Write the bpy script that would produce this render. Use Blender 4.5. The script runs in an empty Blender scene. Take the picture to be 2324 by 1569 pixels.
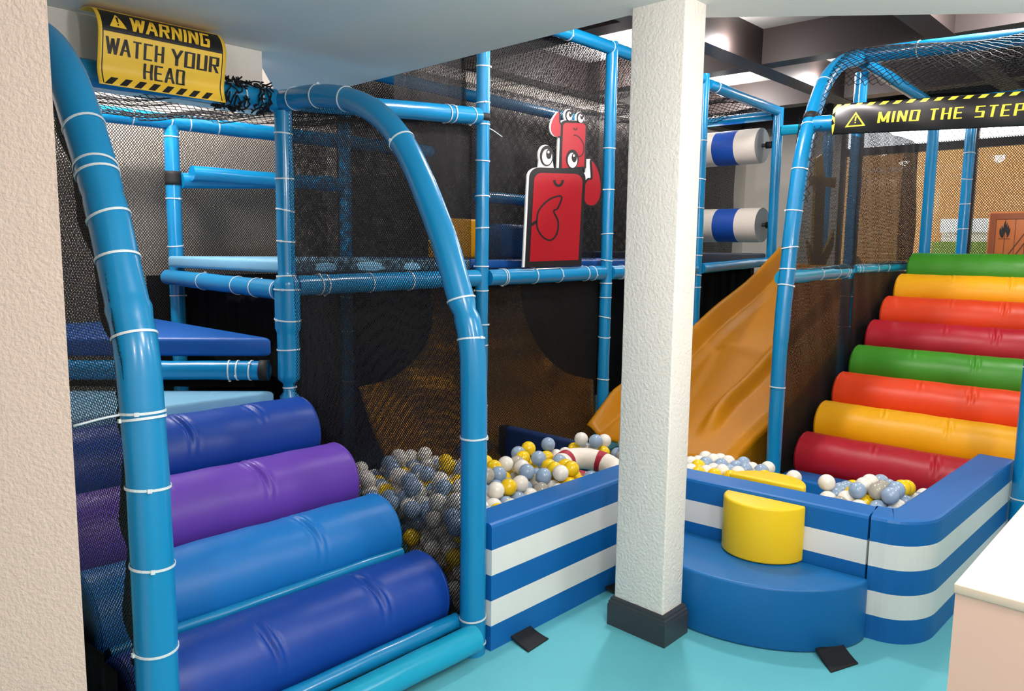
import bpy, bmesh, math, random
import numpy as np
from mathutils import Vector, Matrix, Quaternion

random.seed(7); rng = np.random.default_rng(7)
SC = bpy.context.scene
COL = SC.collection
# ------------------------------------------------------------------ camera
FPX, CXP, CYP, EYE = 1750.0, 1162.0, 784.5, 1.5
_u = np.array([.0128, 1, (CYP-568)/FPX]); _u /= np.linalg.norm(_u)
_f = np.array([0, 0, -1.]); _f = _f-_u*(_f@_u); _f /= np.linalg.norm(_f)
ROT = np.array([np.cross(_f, _u), _f, _u])           # camera -> world
CAM = np.array([0, 0, EYE])
cd = bpy.data.cameras.new('camera'); co = bpy.data.objects.new('camera', cd); COL.objects.link(co)
cd.sensor_width = 36; cd.lens = FPX/2324*36; cd.clip_start = .05
co.matrix_world = Matrix.Translation(CAM.tolist()) @ Matrix(ROT.tolist()).to_4x4()
SC.camera = co
# ------------------------------------------------------------------ world, lights, exposure
SC.view_settings.view_transform = 'Standard'; SC.view_settings.look = 'None'
SC.view_settings.exposure = 0.38; SC.view_settings.gamma = 1; SC.view_settings.use_curve_mapping = False
w = bpy.data.worlds.new('world'); SC.world = w; w.use_nodes = True
bg = w.node_tree.nodes['Background']; bg.inputs[0].default_value = (.93, .96, 1, 1); bg.inputs[1].default_value = 3.6
# play-house axes: A runs to the right and away, B to the left and away, both seen from the front pipe of the blue stair
AX = np.array([math.sin(math.radians(43)), math.cos(math.radians(43)), 0])
BX = np.array([math.sin(math.radians(-47)), math.cos(math.radians(-47)), 0])
ORG = np.array([-.134, 2.733, 0])
def W(a, b, z): return ORG+AX*a+BX*b+np.array([0, 0, z])
def loc(p): d = np.array(p)-ORG; return np.array([d@AX, d@BX, p[2]])
def ray(x, y): return ROT@np.array([(x-CXP)/FPX, -(y-CYP)/FPX, -1.])
def at_z(x, y, z): d = ray(x, y); return CAM+d*(z-EYE)/d[2]
def _pl(x, y, p, n): d = ray(x, y); return CAM+d*((p-CAM)@n)/(d@n)
def at_b(x, y, b): return _pl(x, y, ORG+BX*b, BX)
def at_a(x, y, a): return _pl(x, y, ORG+AX*a, AX)
def lamp(name, p, power, size, color=(1, .91, .88), target=None, spread=180):
    d = bpy.data.lights.new(name, 'AREA'); d.energy = power; d.shape = 'DISK'; d.size = size; d.color = color; d.spread = math.radians(spread)
    o = bpy.data.objects.new(name, d); COL.objects.link(o); o.location = p
    if target is not None: o.rotation_euler = (Vector(target)-Vector(p)).to_track_quat('-Z', 'Y').to_euler()
    return o
CEIL = 3.3
LIT = [(-.6, -1.6, 2.36, 22), (-1.2, -3.2, 2.36, 28), (.9, -2.2, 2.36, 16), (-3.0, -2.6, 2.36, 20)]     # added fill lights hung below the low ceiling to brighten it, no fixtures
for i, (a, b, z, pw) in enumerate(LIT):
    d = bpy.data.lights.new('ceiling_and_fill_light', 'POINT'); d.energy = pw*1.85; d.color = (1, .91, .87); d.shadow_soft_size = .09
    o = bpy.data.objects.new('ceiling_and_fill_light', d); COL.objects.link(o); o.location = W(a, b, 2.12)
FAR = [(3.95, 2.25, 40), (5.5, 2.1, 36), (1.6, .2, 46), (3.6, -.8, 44), (5.6, -2.5, 30), (2.2, -2.6, 40), (-.7, 2.1, 85), (3.6, .95, 9), (5.3, .95, 12)]  # last two are fills added to brighten the ceiling coffers, without fixtures
for i, (a, b, pw) in enumerate(FAR):
    d = bpy.data.lights.new('ceiling_and_fill_light', 'POINT'); d.energy = pw*1.9; d.color = (1, .92, .90); d.shadow_soft_size = .08
    o = bpy.data.objects.new('ceiling_and_fill_light', d); COL.objects.link(o); o.location = W(a, b, CEIL-.24)
lamp('warm_wall_lamp_light', (-.2, -1.4, 2.34), 12, .3, (1, .74, .58))
# ------------------------------------------------------------------ materials
def lin(c):
    return tuple(((v/255)/12.92 if v/255 <= .04045 else ((v/255+.055)/1.055)**2.4) for v in c)+(1,)
MATS = {}
def mat(name, rgb, rough=.45, spec=.5, bump=0, bscale=40, var=0, metal=0, trans=0, coat=0, alpha=None, vscale=6):
    if name in MATS: return MATS[name]
    m = bpy.data.materials.new(name); m.use_nodes = True; nt = m.node_tree; p = nt.nodes['Principled BSDF']
    c = lin(rgb); p.inputs['Base Color'].default_value = c; p.inputs['Roughness'].default_value = rough
    p.inputs['Specular IOR Level'].default_value = spec; p.inputs['Metallic'].default_value = metal
    p.inputs['Transmission Weight'].default_value = trans; p.inputs['Coat Weight'].default_value = coat
    tc = nt.nodes.new('ShaderNodeTexCoord')
    if bump:
        n = nt.nodes.new('ShaderNodeTexNoise'); n.inputs['Scale'].default_value = bscale; n.inputs['Detail'].default_value = 3
        b = nt.nodes.new('ShaderNodeBump'); b.inputs['Strength'].default_value = bump; b.inputs['Distance'].default_value = .01
        nt.links.new(tc.outputs['Object'], n.inputs['Vector']); nt.links.new(n.outputs['Fac'], b.inputs['Height']); nt.links.new(b.outputs['Normal'], p.inputs['Normal'])
    if var:
        n = nt.nodes.new('ShaderNodeTexNoise'); n.inputs['Scale'].default_value = vscale; n.inputs['Detail'].default_value = 4
        r = nt.nodes.new('ShaderNodeMapRange'); r.inputs[3].default_value = 1-var; r.inputs[4].default_value = 1+var
        x = nt.nodes.new('ShaderNodeMix'); x.data_type = 'RGBA'; x.blend_type = 'MULTIPLY'; x.inputs[0].default_value = 1
        x.inputs[6].default_value = c
        nt.links.new(tc.outputs['Object'], n.inputs['Vector']); nt.links.new(n.outputs['Fac'], r.inputs[0]); nt.links.new(r.outputs[0], x.inputs[7]); nt.links.new(x.outputs[2], p.inputs['Base Color'])
    MATS[name] = m; return m
PIPE = mat('blue_foam_sleeve', (14, 128, 182), .24, .5, .05, 9, .04, coat=.15)
PIPEL = mat('cyan_foam_sleeve', (22, 158, 196), .25, .5, .05, 9, .04)
BLACKFOAM = mat('black_foam', (14, 14, 16), .7)
TIE = mat('white_nylon', (205, 218, 222), .4)
NET = mat('black_net_cord', (13, 13, 15), .65, .3)
FABRIC = mat('black_fabric', (10, 10, 13), .9, .1, .2, 60)
VIN = {}
def vinyl(n, rgb, rough=.42): VIN[n] = mat('vinyl_'+n, rgb, rough, .4, .06, 22, .03); return VIN[n]
vinyl('navy', (12, 62, 152)); vinyl('purple', (98, 62, 170)); vinyl('blue', (16, 112, 188)); vinyl('deep', (14, 60, 150))
vinyl('red', (176, 24, 40)); vinyl('yellow', (238, 172, 8)); vinyl('orange', (226, 68, 24)); vinyl('green', (58, 140, 28))
vinyl('padblue', (10, 98, 170)); vinyl('padwhite', (222, 226, 222)); vinyl('light', (120, 176, 206)); vinyl('mid', (16, 84, 164)); vinyl('stepyellow', (232, 196, 24)); vinyl('stepblue', (14, 100, 164))
FLOORM = mat('turquoise_foam_floor', (94, 180, 192), .55, .35, .08, 30, .04)
WALLW = mat('white_textured_plaster', (232, 228, 220), .8, .25, .5, 85)
WALLP = mat('cream_textured_plaster', (226, 203, 191), .85, .2, .4, 120)
SOFM = mat('white_smooth_plaster', (228, 226, 222), .75, .25, .08, 60)
GREYW = mat('grey_plaster', (196, 190, 180), .85, .2, .1, 40, .06)
BEAMM = mat('dark_brown_beam', (52, 45, 43), .5, .3)
CHAR = mat('charcoal_paint', (52, 56, 60), .45)
SLIDE = mat('amber_slide_plastic', (186, 122, 0), .45, .35, .03, 6, .04)
COUNTER = mat('cream_laminate', (200, 184, 166), .45, .4, 0, 1, .02)
COUNTERS = mat('pinkish_laminate', (210, 176, 160), .5, .4, 0, 1, .02)
RED = mat('gloss_red_print', (158, 15, 30), .35); BLK = mat('black_print', (16, 16, 18), .5); WHT = mat('white_print', (232, 234, 232), .5)
YEL = mat('sign_yellow', (250, 204, 58), .4, .5, 0, 1, .04); YEL2 = mat('banner_yellow', (226, 214, 64), .4); BAN = mat('banner_black', (26, 27, 28), .32, .5, .05, 7)
WOOD = mat('orange_printed_wood', (196, 112, 58), .4, .4, 0, 1, .1); WOODD = mat('brown_printed_wood', (150, 80, 44), .4); WLINE = mat('dark_wood_line', (92, 48, 26), .6)
# ------------------------------------------------------------------ mesh helpers
def tag(o, label=None, cat=None, group=None, kind=None):
    for k, v in (('label', label), ('category', cat), ('group', group), ('kind', kind)):
        if v: o[k] = v
    return o
def link(name, me, parent=None, at=None):
    o = bpy.data.objects.new(name, me); COL.objects.link(o)
    if parent is not None: o.parent = parent
    if at is not None: o.location = at
    return o
def np_mesh(name, verts, faces, m, smooth=False, midx=None, parent=None, mats=None, base=True):
    """verts Nx3 world coordinates, faces array Nx4/Nx3 or list; the object's origin is put at its base, or at its parent's origin"""
    v = np.asarray(verts, float)
    me = bpy.data.meshes.new(name)
    if parent is not None: org = np.array(world_loc(parent))
    elif base: org = np.array([(v[:, 0].min()+v[:, 0].max())/2, (v[:, 1].min()+v[:, 1].max())/2, v[:, 2].min()])
    else: org = np.zeros(3)
    vv = v-org
    if isinstance(faces, np.ndarray):
        k = faces.shape[1]; n = len(faces)
        me.vertices.add(len(vv)); me.vertices.foreach_set('co', vv.astype(np.float32).ravel())
        me.loops.add(n*k); me.loops.foreach_set('vertex_index', faces.astype(np.int32).ravel())
        me.polygons.add(n); me.polygons.foreach_set('loop_start', np.arange(0, n*k, k, dtype=np.int32))
        me.update(calc_edges=True); me.validate()
    else:
        me.from_pydata(vv.tolist(), [], faces); me.update()
    for q in (mats or [m]): me.materials.append(q)
    if midx is not None: me.polygons.foreach_set('material_index', np.asarray(midx, np.int32))
    if smooth: me.polygons.foreach_set('use_smooth', np.ones(len(me.polygons), bool))
    return link(name, me, parent, None if parent is not None else org.tolist())
def world_loc(o):
    p = Vector(o.location)
    while o.parent is not None: o = o.parent; p = p+Vector(o.location)
    return p
def empty(name, at, label, cat, group=None):
    o = bpy.data.objects.new(name, None); COL.objects.link(o); o.location = [float(x) for x in at]; o.empty_display_size = .1
    return tag(o, label, cat, group)
def prism(name, poly, z0, z1, m, parent=None, bevel=0, seg=3, frame=W, smooth=True):
    """vertical prism over a plan polygon given in play-house (a, b)"""
    bm = bmesh.new()
    lo = [bm.verts.new(frame(a, b, z0)) for a, b in poly]; hi = [bm.verts.new(frame(a, b, z1)) for a, b in poly]
    n = len(poly); bm.faces.new(lo[::-1]); bm.faces.new(hi)
    for i in range(n): bm.faces.new((lo[i], lo[(i+1) % n], hi[(i+1) % n], hi[i]))
    bmesh.ops.recalc_face_normals(bm, faces=bm.faces)
    if bevel: bmesh.ops.bevel(bm, geom=[e for e in bm.edges if e.calc_face_angle(0) > .5], offset=bevel, segments=seg, profile=.5, affect='EDGES')
    return bm_obj(name, bm, m, parent, smooth and bevel > 0)
def bm_obj(name, bm, m, parent=None, smooth=False, mats=None):
    bm.verts.ensure_lookup_table()
    v = np.array([x.co[:] for x in bm.verts])
    org = np.array(world_loc(parent)) if parent is not None else np.array([(v[:, 0].min()+v[:, 0].max())/2, (v[:, 1].min()+v[:, 1].max())/2, v[:, 2].min()])
    bmesh.ops.translate(bm, verts=bm.verts, vec=(-org).tolist())
    me = bpy.data.meshes.new(name); bm.to_mesh(me); bm.free()
    for q in (mats or [m]): me.materials.append(q)
    if smooth:
        me.polygons.foreach_set('use_smooth', np.ones(len(me.polygons), bool))
        try: me.set_sharp_from_angle(angle=math.radians(50))
        except Exception: pass
    return link(name, me, parent, None if parent is not None else org.tolist())
def wbox(name, x0, x1, y0, y1, z0, z1, m, parent=None, bevel=0):
    return prism(name, [(x0, y0), (x1, y0), (x1, y1), (x0, y1)], z0, z1, m, parent, bevel, 2, lambda a, b, z: np.array([a, b, z]))
def abox(name, a0, a1, b0, b1, z0, z1, m, parent=None, bevel=0, seg=3):
    return prism(name, [(a0, b0), (a1, b0), (a1, b1), (a0, b1)], z0, z1, m, parent, bevel, seg)
def grid_faces(nu, nv, wrap=False):
    i, j = np.meshgrid(np.arange(nu if wrap else nu-1), np.arange(nv-1), indexing='ij')
    a = i*nv+j; b = ((i+1) % nu)*nv+j
    return np.stack([a, b, b+1, a+1], -1).reshape(-1, 4)
def catmull(P, step=.02):
    P = [np.array(p, float) for p in P]
    if len(P) == 2:
        n = max(2, int(np.linalg.norm(P[1]-P[0])/step)+1); return np.array([P[0]+(P[1]-P[0])*t for t in np.linspace(0, 1, n)])
    Q = [2*P[0]-P[1]]+P+[2*P[-1]-P[-2]]; out = []
    for i in range(1, len(Q)-2):
        n = max(2, int(np.linalg.norm(Q[i+1]-Q[i])/step))
        for t in np.linspace(0, 1, n, endpoint=False):
            out.append(.5*((2*Q[i])+(-Q[i-1]+Q[i+1])*t+(2*Q[i-1]-5*Q[i]+4*Q[i+1]-Q[i+2])*t*t+(-Q[i-1]+3*Q[i]-3*Q[i+1]+Q[i+2])*t**3))
    out.append(P[-1]); return np.array(out)
def frames(pts):
    T = np.gradient(pts, axis=0); T /= np.linalg.norm(T, axis=1)[:, None]
    n = np.cross(T[0], [0.3, .1, 1.]); 
    if np.linalg.norm(n) < .2: n = np.cross(T[0], [1, .2, 0])
    n /= np.linalg.norm(n); N = [n]
    for k in range(1, len(pts)):
        n = N[-1]-T[k]*(N[-1]@T[k]); n /= np.linalg.norm(n); N.append(n)
    N = np.array(N); return T, N, np.cross(T, N)
def sweep(pts, rad, ns=24, wob=0):
    T, N, B = frames(pts); th = np.linspace(0, 2*math.pi, ns, endpoint=False)
    rad = np.broadcast_to(rad, (len(pts),))
    R = rad[None, :]*np.ones((ns, 1))
    if wob:
        s = np.arange(len(pts))*.02; ph = rng.uniform(0, 6, 6)
        R = R+wob*(np.sin(s[None]*9+ph[0]+2*th[:, None])+.7*np.sin(s[None]*17+ph[1]-th[:, None])+.5*np.sin(s[None]*31+ph[2]+3*th[:, None]))
    V = pts[None]+R[..., None]*(np.cos(th)[:, None, None]*N[None]+np.sin(th)[:, None, None]*B[None])
    V = V.reshape(-1, 3); F = grid_faces(ns, len(pts), True)
    n = len(pts); c0 = len(V); V = np.vstack([V, pts[0], pts[-1]])
    caps = []
    for i in range(ns):
        j = (i+1) % ns; caps.append((c0, j*n, i*n, i*n)); caps.append((c0+1, i*n+n-1, j*n+n-1, j*n+n-1))
    return V, [tuple(f) for f in F]+[c[:3] for c in caps]
def tie_mesh(r):
    key = 'tie%.4f' % r
    if key in bpy.data.meshes: return bpy.data.meshes[key]
    bm = bmesh.new(); n = 28; h = .0032; t = .0022; rings = []
    for i in range(n):
        c, s = math.cos(2*math.pi*i/n), math.sin(2*math.pi*i/n)
        rings.append([bm.verts.new((q*c, q*s, z)) for q, z in ((r, -h), (r+t, -h), (r+t, h), (r, h))])
    for i in range(n):
        a, b = rings[i], rings[(i+1) % n]
        for k in range(4): bm.faces.new((a[k], b[k], b[(k+1) % 4], a[(k+1) % 4]))
    bmesh.ops.create_cube(bm, size=1, matrix=Matrix.Translation((r+.004, 0, 0)) @ Matrix.Diagonal((.006, .010, .010, 1)))
    bmesh.ops.recalc_face_normals(bm, faces=bm.faces)
    me = bpy.data.meshes.new(key); bm.to_mesh(me); bm.free(); me.materials.append(TIE); return me
def pipe(label, P, r=.045, ties=(), m=None, name='padded_pipe', steps=(), joints=(), wob=.0006, cat='pipe', group=None, tails=()):
    """a foam-sleeved tube along P. steps: (t, dr) changes of sleeve radius; joints: (t, length) bare black collars; ties: t of each cable tie"""
    pts = catmull(P); L = np.concatenate([[0], np.cumsum(np.linalg.norm(np.diff(pts, axis=0), axis=1))]); tot = L[-1]; s = L/tot
    rad = np.full(len(pts), r)
    for (t0, t1, dr) in steps: rad = rad+np.where((s >= t0) & (s <= t1), dr, 0)
    V, F = sweep(pts, rad, 26, wob)
    o = np_mesh(name, V, F, m or PIPE, True)
    tag(o, label, cat, group)
    try: o.data.set_sharp_from_angle(angle=math.radians(60))
    except Exception: pass
    org = np.array(o.location); T, N, B = frames(pts)
    def at(t):
        k = int(np.argmin(abs(s-t))); return pts[k], T[k], rad[k]
    for t in ties:
        p, d, rr = at(t); q = link('cable_tie', tie_mesh(round(rr+.0012, 4)), o, (p-org).tolist())
        q.rotation_euler = (Vector(d).to_track_quat('Z', 'Y') @ Quaternion((0, 0, 1), rng.uniform(0, 6.28)) @ Quaternion((1, 0, 0), rng.normal(0, .09))).to_euler()
    for t, ln in joints:
        k = int(np.argmin(abs(s-t))); k0 = max(0, int(np.argmin(abs(L-(L[k]-ln/2))))); k1 = min(len(pts)-1, int(np.argmin(abs(L-(L[k]+ln/2)))))
        k1 = max(k1, k0+1)
        v, f = sweep(pts[k0:k1+1], rad[k]+.0035, 24); np_mesh('joint_band', v, f, BLACKFOAM, True, parent=o)
    for t, vec in tails:
        p, d, rr = at(t); v3 = np.array(vec, float); e = v3/np.linalg.norm(v3); pp = np.array([p+e*(rr*.2), p+v3*.5+[0, 0, .004], p+v3])
        v, f = sweep(catmull(pp), .003, 6); np_mesh('tie_tail', v, f, TIE, True, parent=o)
    return o
def roller(label, c0, c1, r, m, creases=(), group=None, name='foam_roller'):
    c0 = np.array(c0); c1 = np.array(c1); d = c1-c0; Ln = np.linalg.norm(d); T = d/Ln
    up = np.array([0, 0, 1.]); N = np.cross(up, T); N /= np.linalg.norm(N); U = np.cross(T, N)
    e = .022
    s = np.concatenate([[0]*1, e*(1-np.cos(np.linspace(0, math.pi/2, 5)))*1, np.linspace(e, Ln-e, 200)[1:-1], Ln-e*(1-np.cos(np.linspace(math.pi/2, 0, 5))), [Ln]])
    rr = np.concatenate([[.001], r-e+e*np.sin(np.linspace(0, math.pi/2, 5)), np.full(198, r), r-e+e*np.sin(np.linspace(math.pi/2, 0, 5)), [.001]])
    th = np.linspace(0, 2*math.pi, 72, endpoint=False)
    R = rr[None]*np.ones((72, 1))
    S, TH = np.meshgrid(s/Ln, th); body = (rr > r-.001)
    R = R+np.where(body[None], .0012*np.sin(S*17+TH*2)+.0008*np.sin(S*41-TH), 0)
    for t, thc, span, dep in creases:              # thc measured from the top of the roller toward the front
        dth = (TH-thc+math.pi) % (2*math.pi)-math.pi
        env = np.exp(-(dth/span)**2); x = (S-t)*Ln+.012*np.sin(dth*3)
        R = R-1.7*dep*env*(np.exp(-(x/.008)**2)-.8*np.exp(-((x-.018)/.008)**2)+.7*np.exp(-((x-.034)/.007)**2)-.4*np.exp(-((x+.016)/.009)**2))
    V = c0+S[..., None]*Ln*T+R[..., None]*(np.cos(TH)[..., None]*U+np.sin(TH)[..., None]*N)
    o = np_mesh(name, V.reshape(-1, 3), grid_faces(72, len(s), True), m, True)
    tag(o, label, 'foam roller', group)
    for q in (e*.9, Ln-e*.9):
        pts = np.array([c0+T*q+(r-.0005)*(math.cos(x)*U+math.sin(x)*N) for x in np.linspace(0, 2*math.pi, 60)])
        v, f = sweep(pts, .0028, 6); np_mesh('seam_piping', v, f, m, True, parent=o)
    return o
def net(name, label, surf, U, V, pitch, wd, asp=.55, inside=None, group=None, prismatic=False, jit=.08, mat_=None, ripple=0, cat='net'):
    nu = int(U/pitch)+2; nv = int(V/(pitch*asp))+2
    i, j = np.meshgrid(np.arange(-1, nu), np.arange(0, nv), indexing='ij')
    u = (i+.5*(j % 2))*pitch+rng.normal(0, jit*pitch, i.shape); v = j*pitch*asp+rng.normal(0, jit*pitch*asp, i.shape)
    def segs(di):
        m_ = np.ones_like(i, bool); m_[:, -1] = False
        ii = np.where(j % 2 == 0, i-1+di, i+di)+1
        ok = m_ & (ii >= 0) & (ii < i.shape[0])
        a = np.argwhere(ok); I2 = ii[ok]
        return np.stack([u[ok], v[ok], u[I2, a[:, 1]+1], v[I2, a[:, 1]+1]], -1)
    S = np.vstack([segs(0), segs(1)])
    mid = (S[:, :2]+S[:, 2:])/2
    k = (mid[:, 0] >= 0) & (mid[:, 0] <= U) & (mid[:, 1] >= 0) & (mid[:, 1] <= V)
    if inside is not None: k &= inside(mid[:, 0], mid[:, 1])
    S = S[k]; S[:, [0, 2]] = S[:, [0, 2]].clip(0, U); S[:, [1, 3]] = S[:, [1, 3]].clip(0, V)
    d = S[:, 2:]-S[:, :2]; l = np.linalg.norm(d, axis=1)+1e-9; nn = np.stack([-d[:, 1], d[:, 0]], -1)/l[:, None]*wd/2
    A, B = S[:, :2], S[:, 2:]
    if prismatic:
        P0 = surf(A[:, 0], A[:, 1]); P1 = surf(B[:, 0], B[:, 1]); t = P1-P0; t /= np.linalg.norm(t, axis=1)[:, None]+1e-9
        Q = surf(A[:, 0]+nn[:, 0]*50*.01/wd*.2, A[:, 1]+nn[:, 1]*50*.01/wd*.2)-P0
        Q = Q-t*(Q*t).sum(1)[:, None]; Q /= np.linalg.norm(Q, axis=1)[:, None]+1e-9; Bn = np.cross(t, Q); r = wd/2
        ring = lambda P: [P+r*(math.cos(x)*Q+math.sin(x)*Bn) for x in (0, 2.094, 4.189)]
        r0, r1 = ring(P0), ring(P1); n = len(P0); Vv = np.concatenate(r0+r1); x = np.arange(n)
        F = np.concatenate([np.stack([x+n*q, x+n*((q+1) % 3), x+n*((q+1) % 3)+3*n, x+n*q+3*n], -1) for q in range(3)])
    else:
        c = [A+nn, A-nn, B-nn, B+nn]; n = len(A)
        Vv = np.concatenate([surf(q[:, 0], q[:, 1]) for q in c]); x = np.arange(n); F = np.stack([x, x+n, x+2*n, x+3*n], -1)
    o = np_mesh(name, Vv, F, mat_ or NET)
    return tag(o, label, cat, group)
def plane_surf(p0, pu, pv, U, V, rip=.0, seed=0):
    p0, pu, pv = map(np.array, (p0, pu, pv)); du = (pu-p0)/U; dv = (pv-p0)/V; n = np.cross(du, dv); n = n/np.linalg.norm(n)
    return lambda u, v: p0+np.outer(u, du)+np.outer(v, dv)+np.outer(rip*(np.sin(u*11+seed)*np.sin(v*5+seed*2)+.6*np.sin(u*23+v*7+seed)), n)
def net_quad(name, label, p0, pu, pv, pitch, wd, rip=.0, **k):
    U = np.linalg.norm(np.array(pu)-p0); V = np.linalg.norm(np.array(pv)-p0)
    return net(name, label, plane_surf(p0, pu, pv, U, V, rip, rng.uniform(0, 6)), U, V, pitch, wd, **k)
# ------------------------------------------------------------------ setting
def struct(o): o['kind'] = 'structure'; return o
ZS = 2.385
struct(abox('floor', -7.5, 8.0, -7.5, 3.0, -.05, 0, FLOORM))
struct(abox('ceiling', -7.5, 8.2, -7.5, 3.2, CEIL, CEIL+.1, mat('grey_ceiling_board', (150, 150, 147), .85, .2)))
# low ceiling with its far edges running to the column
E1 = at_z(780, 200, ZS); E0 = at_z(1428, 35, ZS); E2 = at_z(1587, 40, ZS); E3 = at_z(2324, 30, ZS); E4 = E2+(E3-E2)*4
EL = at_z(690, 210, ZS); EL = E1+(EL-E1)*1.0
sof = [tuple(E0[:2]), tuple(E1[:2]), tuple(loc(EL)[:2]*0+EL[:2]), tuple(W(-3.2, 1.30, 0)[:2]), tuple(W(-4.45, 1.45, 0)[:2]), tuple(W(-4.45, -4.45, 0)[:2]), tuple(W(2.5, -4.45, 0)[:2]), tuple((E2+(E3-E2)*2.2)[:2]), tuple(E2[:2])]
sof[2] = tuple(at_z(640, 236, ZS)[:2]); sof.insert(3, tuple(W(-.02, 1.45, 0)[:2])); sof[4] = tuple(W(-3.2, 1.45, 0)[:2])
struct(prism('soffit', sof, ZS, ZS+.9, SOFM, frame=lambda a, b, z: np.array([a, b, z])))
struct(abox('trim_1', -3.2, -.03, 1.37, 1.47, 2.115, ZS-.001, WALLW))
# column and its base moulding
cL, cF, cR = at_z(1398, 1395, .1), at_z(1497, 1430, .1), at_z(1540, 1400, .1)
cL, cF, cR = (np.array([.425, 2.962, 0]), np.array([.588, 2.80, 0]), np.array([.686, 2.908, 0]))
cB = cL+cR-cF
colp = [tuple(p[:2]) for p in (cL, cF, cR, cB)]
XY = lambda a, b, z: np.array([a, b, z])
struct(prism('column', colp, 0, ZS+.02, WALLW, frame=XY, bevel=.006))
cc = sum([np.array(p) for p in colp])/4
def grow(g):
    out = []
    for p in colp:
        q = np.array(p)-cc; out.append(tuple(cc+q*(1+g/np.linalg.norm(q)*1.4)))
    return out
bm = bmesh.new()
prof = [(0.019, -.0), (.019, .085), (.016, .092), (.016, .1), (.011, .106), (.011, .113), (.004, .122), (.001, .122)]
rings = [[bm.verts.new((x, y, z)) for x, y in grow(g)] for g, z in prof]
for r0, r1 in zip(rings, rings[1:]):
    for i in range(4): bm.faces.new((r0[i], r0[(i+1) % 4], r1[(i+1) % 4], r1[i]))
bmesh.ops.recalc_face_normals(bm, faces=bm.faces)
struct(bm_obj('trim_2', bm, CHAR))
# near wall at the left of the picture
wl = at_b(150, 784, 0)*0
edge = CAM+ray(152, 784)*1.62; edge = np.array([edge[0], edge[1], 0])
struct(prism('wall_left', [(edge[0]-2.0, edge[1]), (edge[0], edge[1]), (edge[0]*(1+.14/edge[1]), edge[1]+.14), (edge[0]-2.0, edge[1]+.14)], 0, ZS-.002, WALLP, frame=XY))
# rear wall, right window wall, and the rest of the hall behind the camera
struct(abox('wall_rear', -7.5, 8.2, 3.0, 3.15, 0, CEIL, GREYW))
struct(abox('wall_back', -4.6, 8.2, -4.65, -4.5, 0, CEIL, WALLP)); struct(abox('wall_side', -4.65, -4.5, -4.5, 3.1, 0, CEIL, WALLP))
WA = 8.0
struct(abox('wall_right', WA, WA+.15, 1.75, 3.1, 0, CEIL, GREYW))
struct(abox('wall_right.001', WA, WA+.15, -4.5, -4.0, 0, CEIL, GREYW))
struct(abox('wall_right.002', WA, WA+.15, -4.0, 1.75, 0, .9, GREYW))
# windows
FRM = mat('dark_window_frame', (40, 38, 38), .5); GLASS = mat('window_glass', (250, 252, 252), .02, .5, trans=1)
nw = 4; bs = np.linspace(1.75, -4.0, nw+1)
for k in range(nw):
    b0, b1 = bs[k+1], bs[k]
    o = struct(empty('window_%d' % (k+1), W(WA+.05, (b0+b1)/2, .9), None, None))
    bm = bmesh.new()
    for (q0, q1, z0, z1) in ((b0, b0+.05, .9, CEIL-.02), (b1-.05, b1, .9, CEIL-.02), (b0+.05, b1-.05, .9, .96), (b0+.05, b1-.05, 2.70, 2.79), (b0+.05, b1-.05, CEIL-.1, CEIL-.02)):
        vs = [bm.verts.new(W(a, b, z)) for a in (WA+.02, WA+.09) for b in (q0, q1) for z in (z0, z1)]
        for f in ((0, 1, 3, 2), (4, 6, 7, 5), (0, 4, 5, 1), (2, 3, 7, 6), (0, 2, 6, 4), (1, 5, 7, 3)): bm.faces.new([vs[i] for i in f])
    bmesh.ops.recalc_face_normals(bm, faces=bm.faces); bm_obj('window_frame', bm, FRM, o)
    abox('window_pane', WA+.05, WA+.056, b0+.05, b1-.05, .96, CEIL-.1, GLASS, o)
# ------------------------------------------------------------------ coffered ceiling beams and downlights
BZ0, BZ1 = 3.02, CEIL
for k, b in enumerate((2.88, 1.1, -.3, -1.7, -3.1)):
    struct(abox('ceiling_beam', .5, 8.0, b-.09, b+.09, BZ0, BZ1, BEAMM))
for k, a in enumerate((2.6, 4.3, 6.1, 7.5)):
    for b0, b1 in ((1.19, 2.79), (-.21, 1.01), (-1.61, -.39), (-3.01, -1.79)):
        struct(abox('ceiling_beam', a-.09, a+.09, b0, b1, BZ0+.005, BZ1, BEAMM))
EMI = bpy.data.materials.new('lamp_diffuser'); EMI.use_nodes = True
pn = EMI.node_tree.nodes['Principled BSDF']; pn.inputs['Emission Color'].default_value = (1, .98, .94, 1); pn.inputs['Emission Strength'].default_value = 14; pn.inputs['Base Color'].default_value = (.9, .9, .9, 1)
RIM = mat('white_lamp_rim', (230, 230, 228), .5)
def downlight(a, b, z, label):
    o = empty('downlight', W(a, b, z), label, 'ceiling light', 'recessed ceiling lights')
    c = W(a, b, z); th = np.linspace(0, 2*math.pi, 33)[:-1]
    pr = [(.078, -.012), (.098, -.014), (.106, -.001), (.106, .0)]
    V = np.array([[c[0]+r*math.cos(t), c[1]+r*math.sin(t), c[2]+h] for t in th for r, h in pr]); np_mesh('lamp_rim', V, grid_faces(32, 4, True), RIM, True, parent=o)
    V = np.array([[c[0]+r*math.cos(t), c[1]+r*math.sin(t), c[2]-.010-.004*(r < .01)] for t in th for r in (.079, .04, .001)]); np_mesh('diffuser', V, grid_faces(32, 3, True), EMI, True, parent=o)
for (a, b, pw), l in zip(FAR[:2], ('glowing round ceiling light just left of the white column top', 'glowing round ceiling light just right of the white column top')):
    downlight(a, b, CEIL-.002, l)
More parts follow.
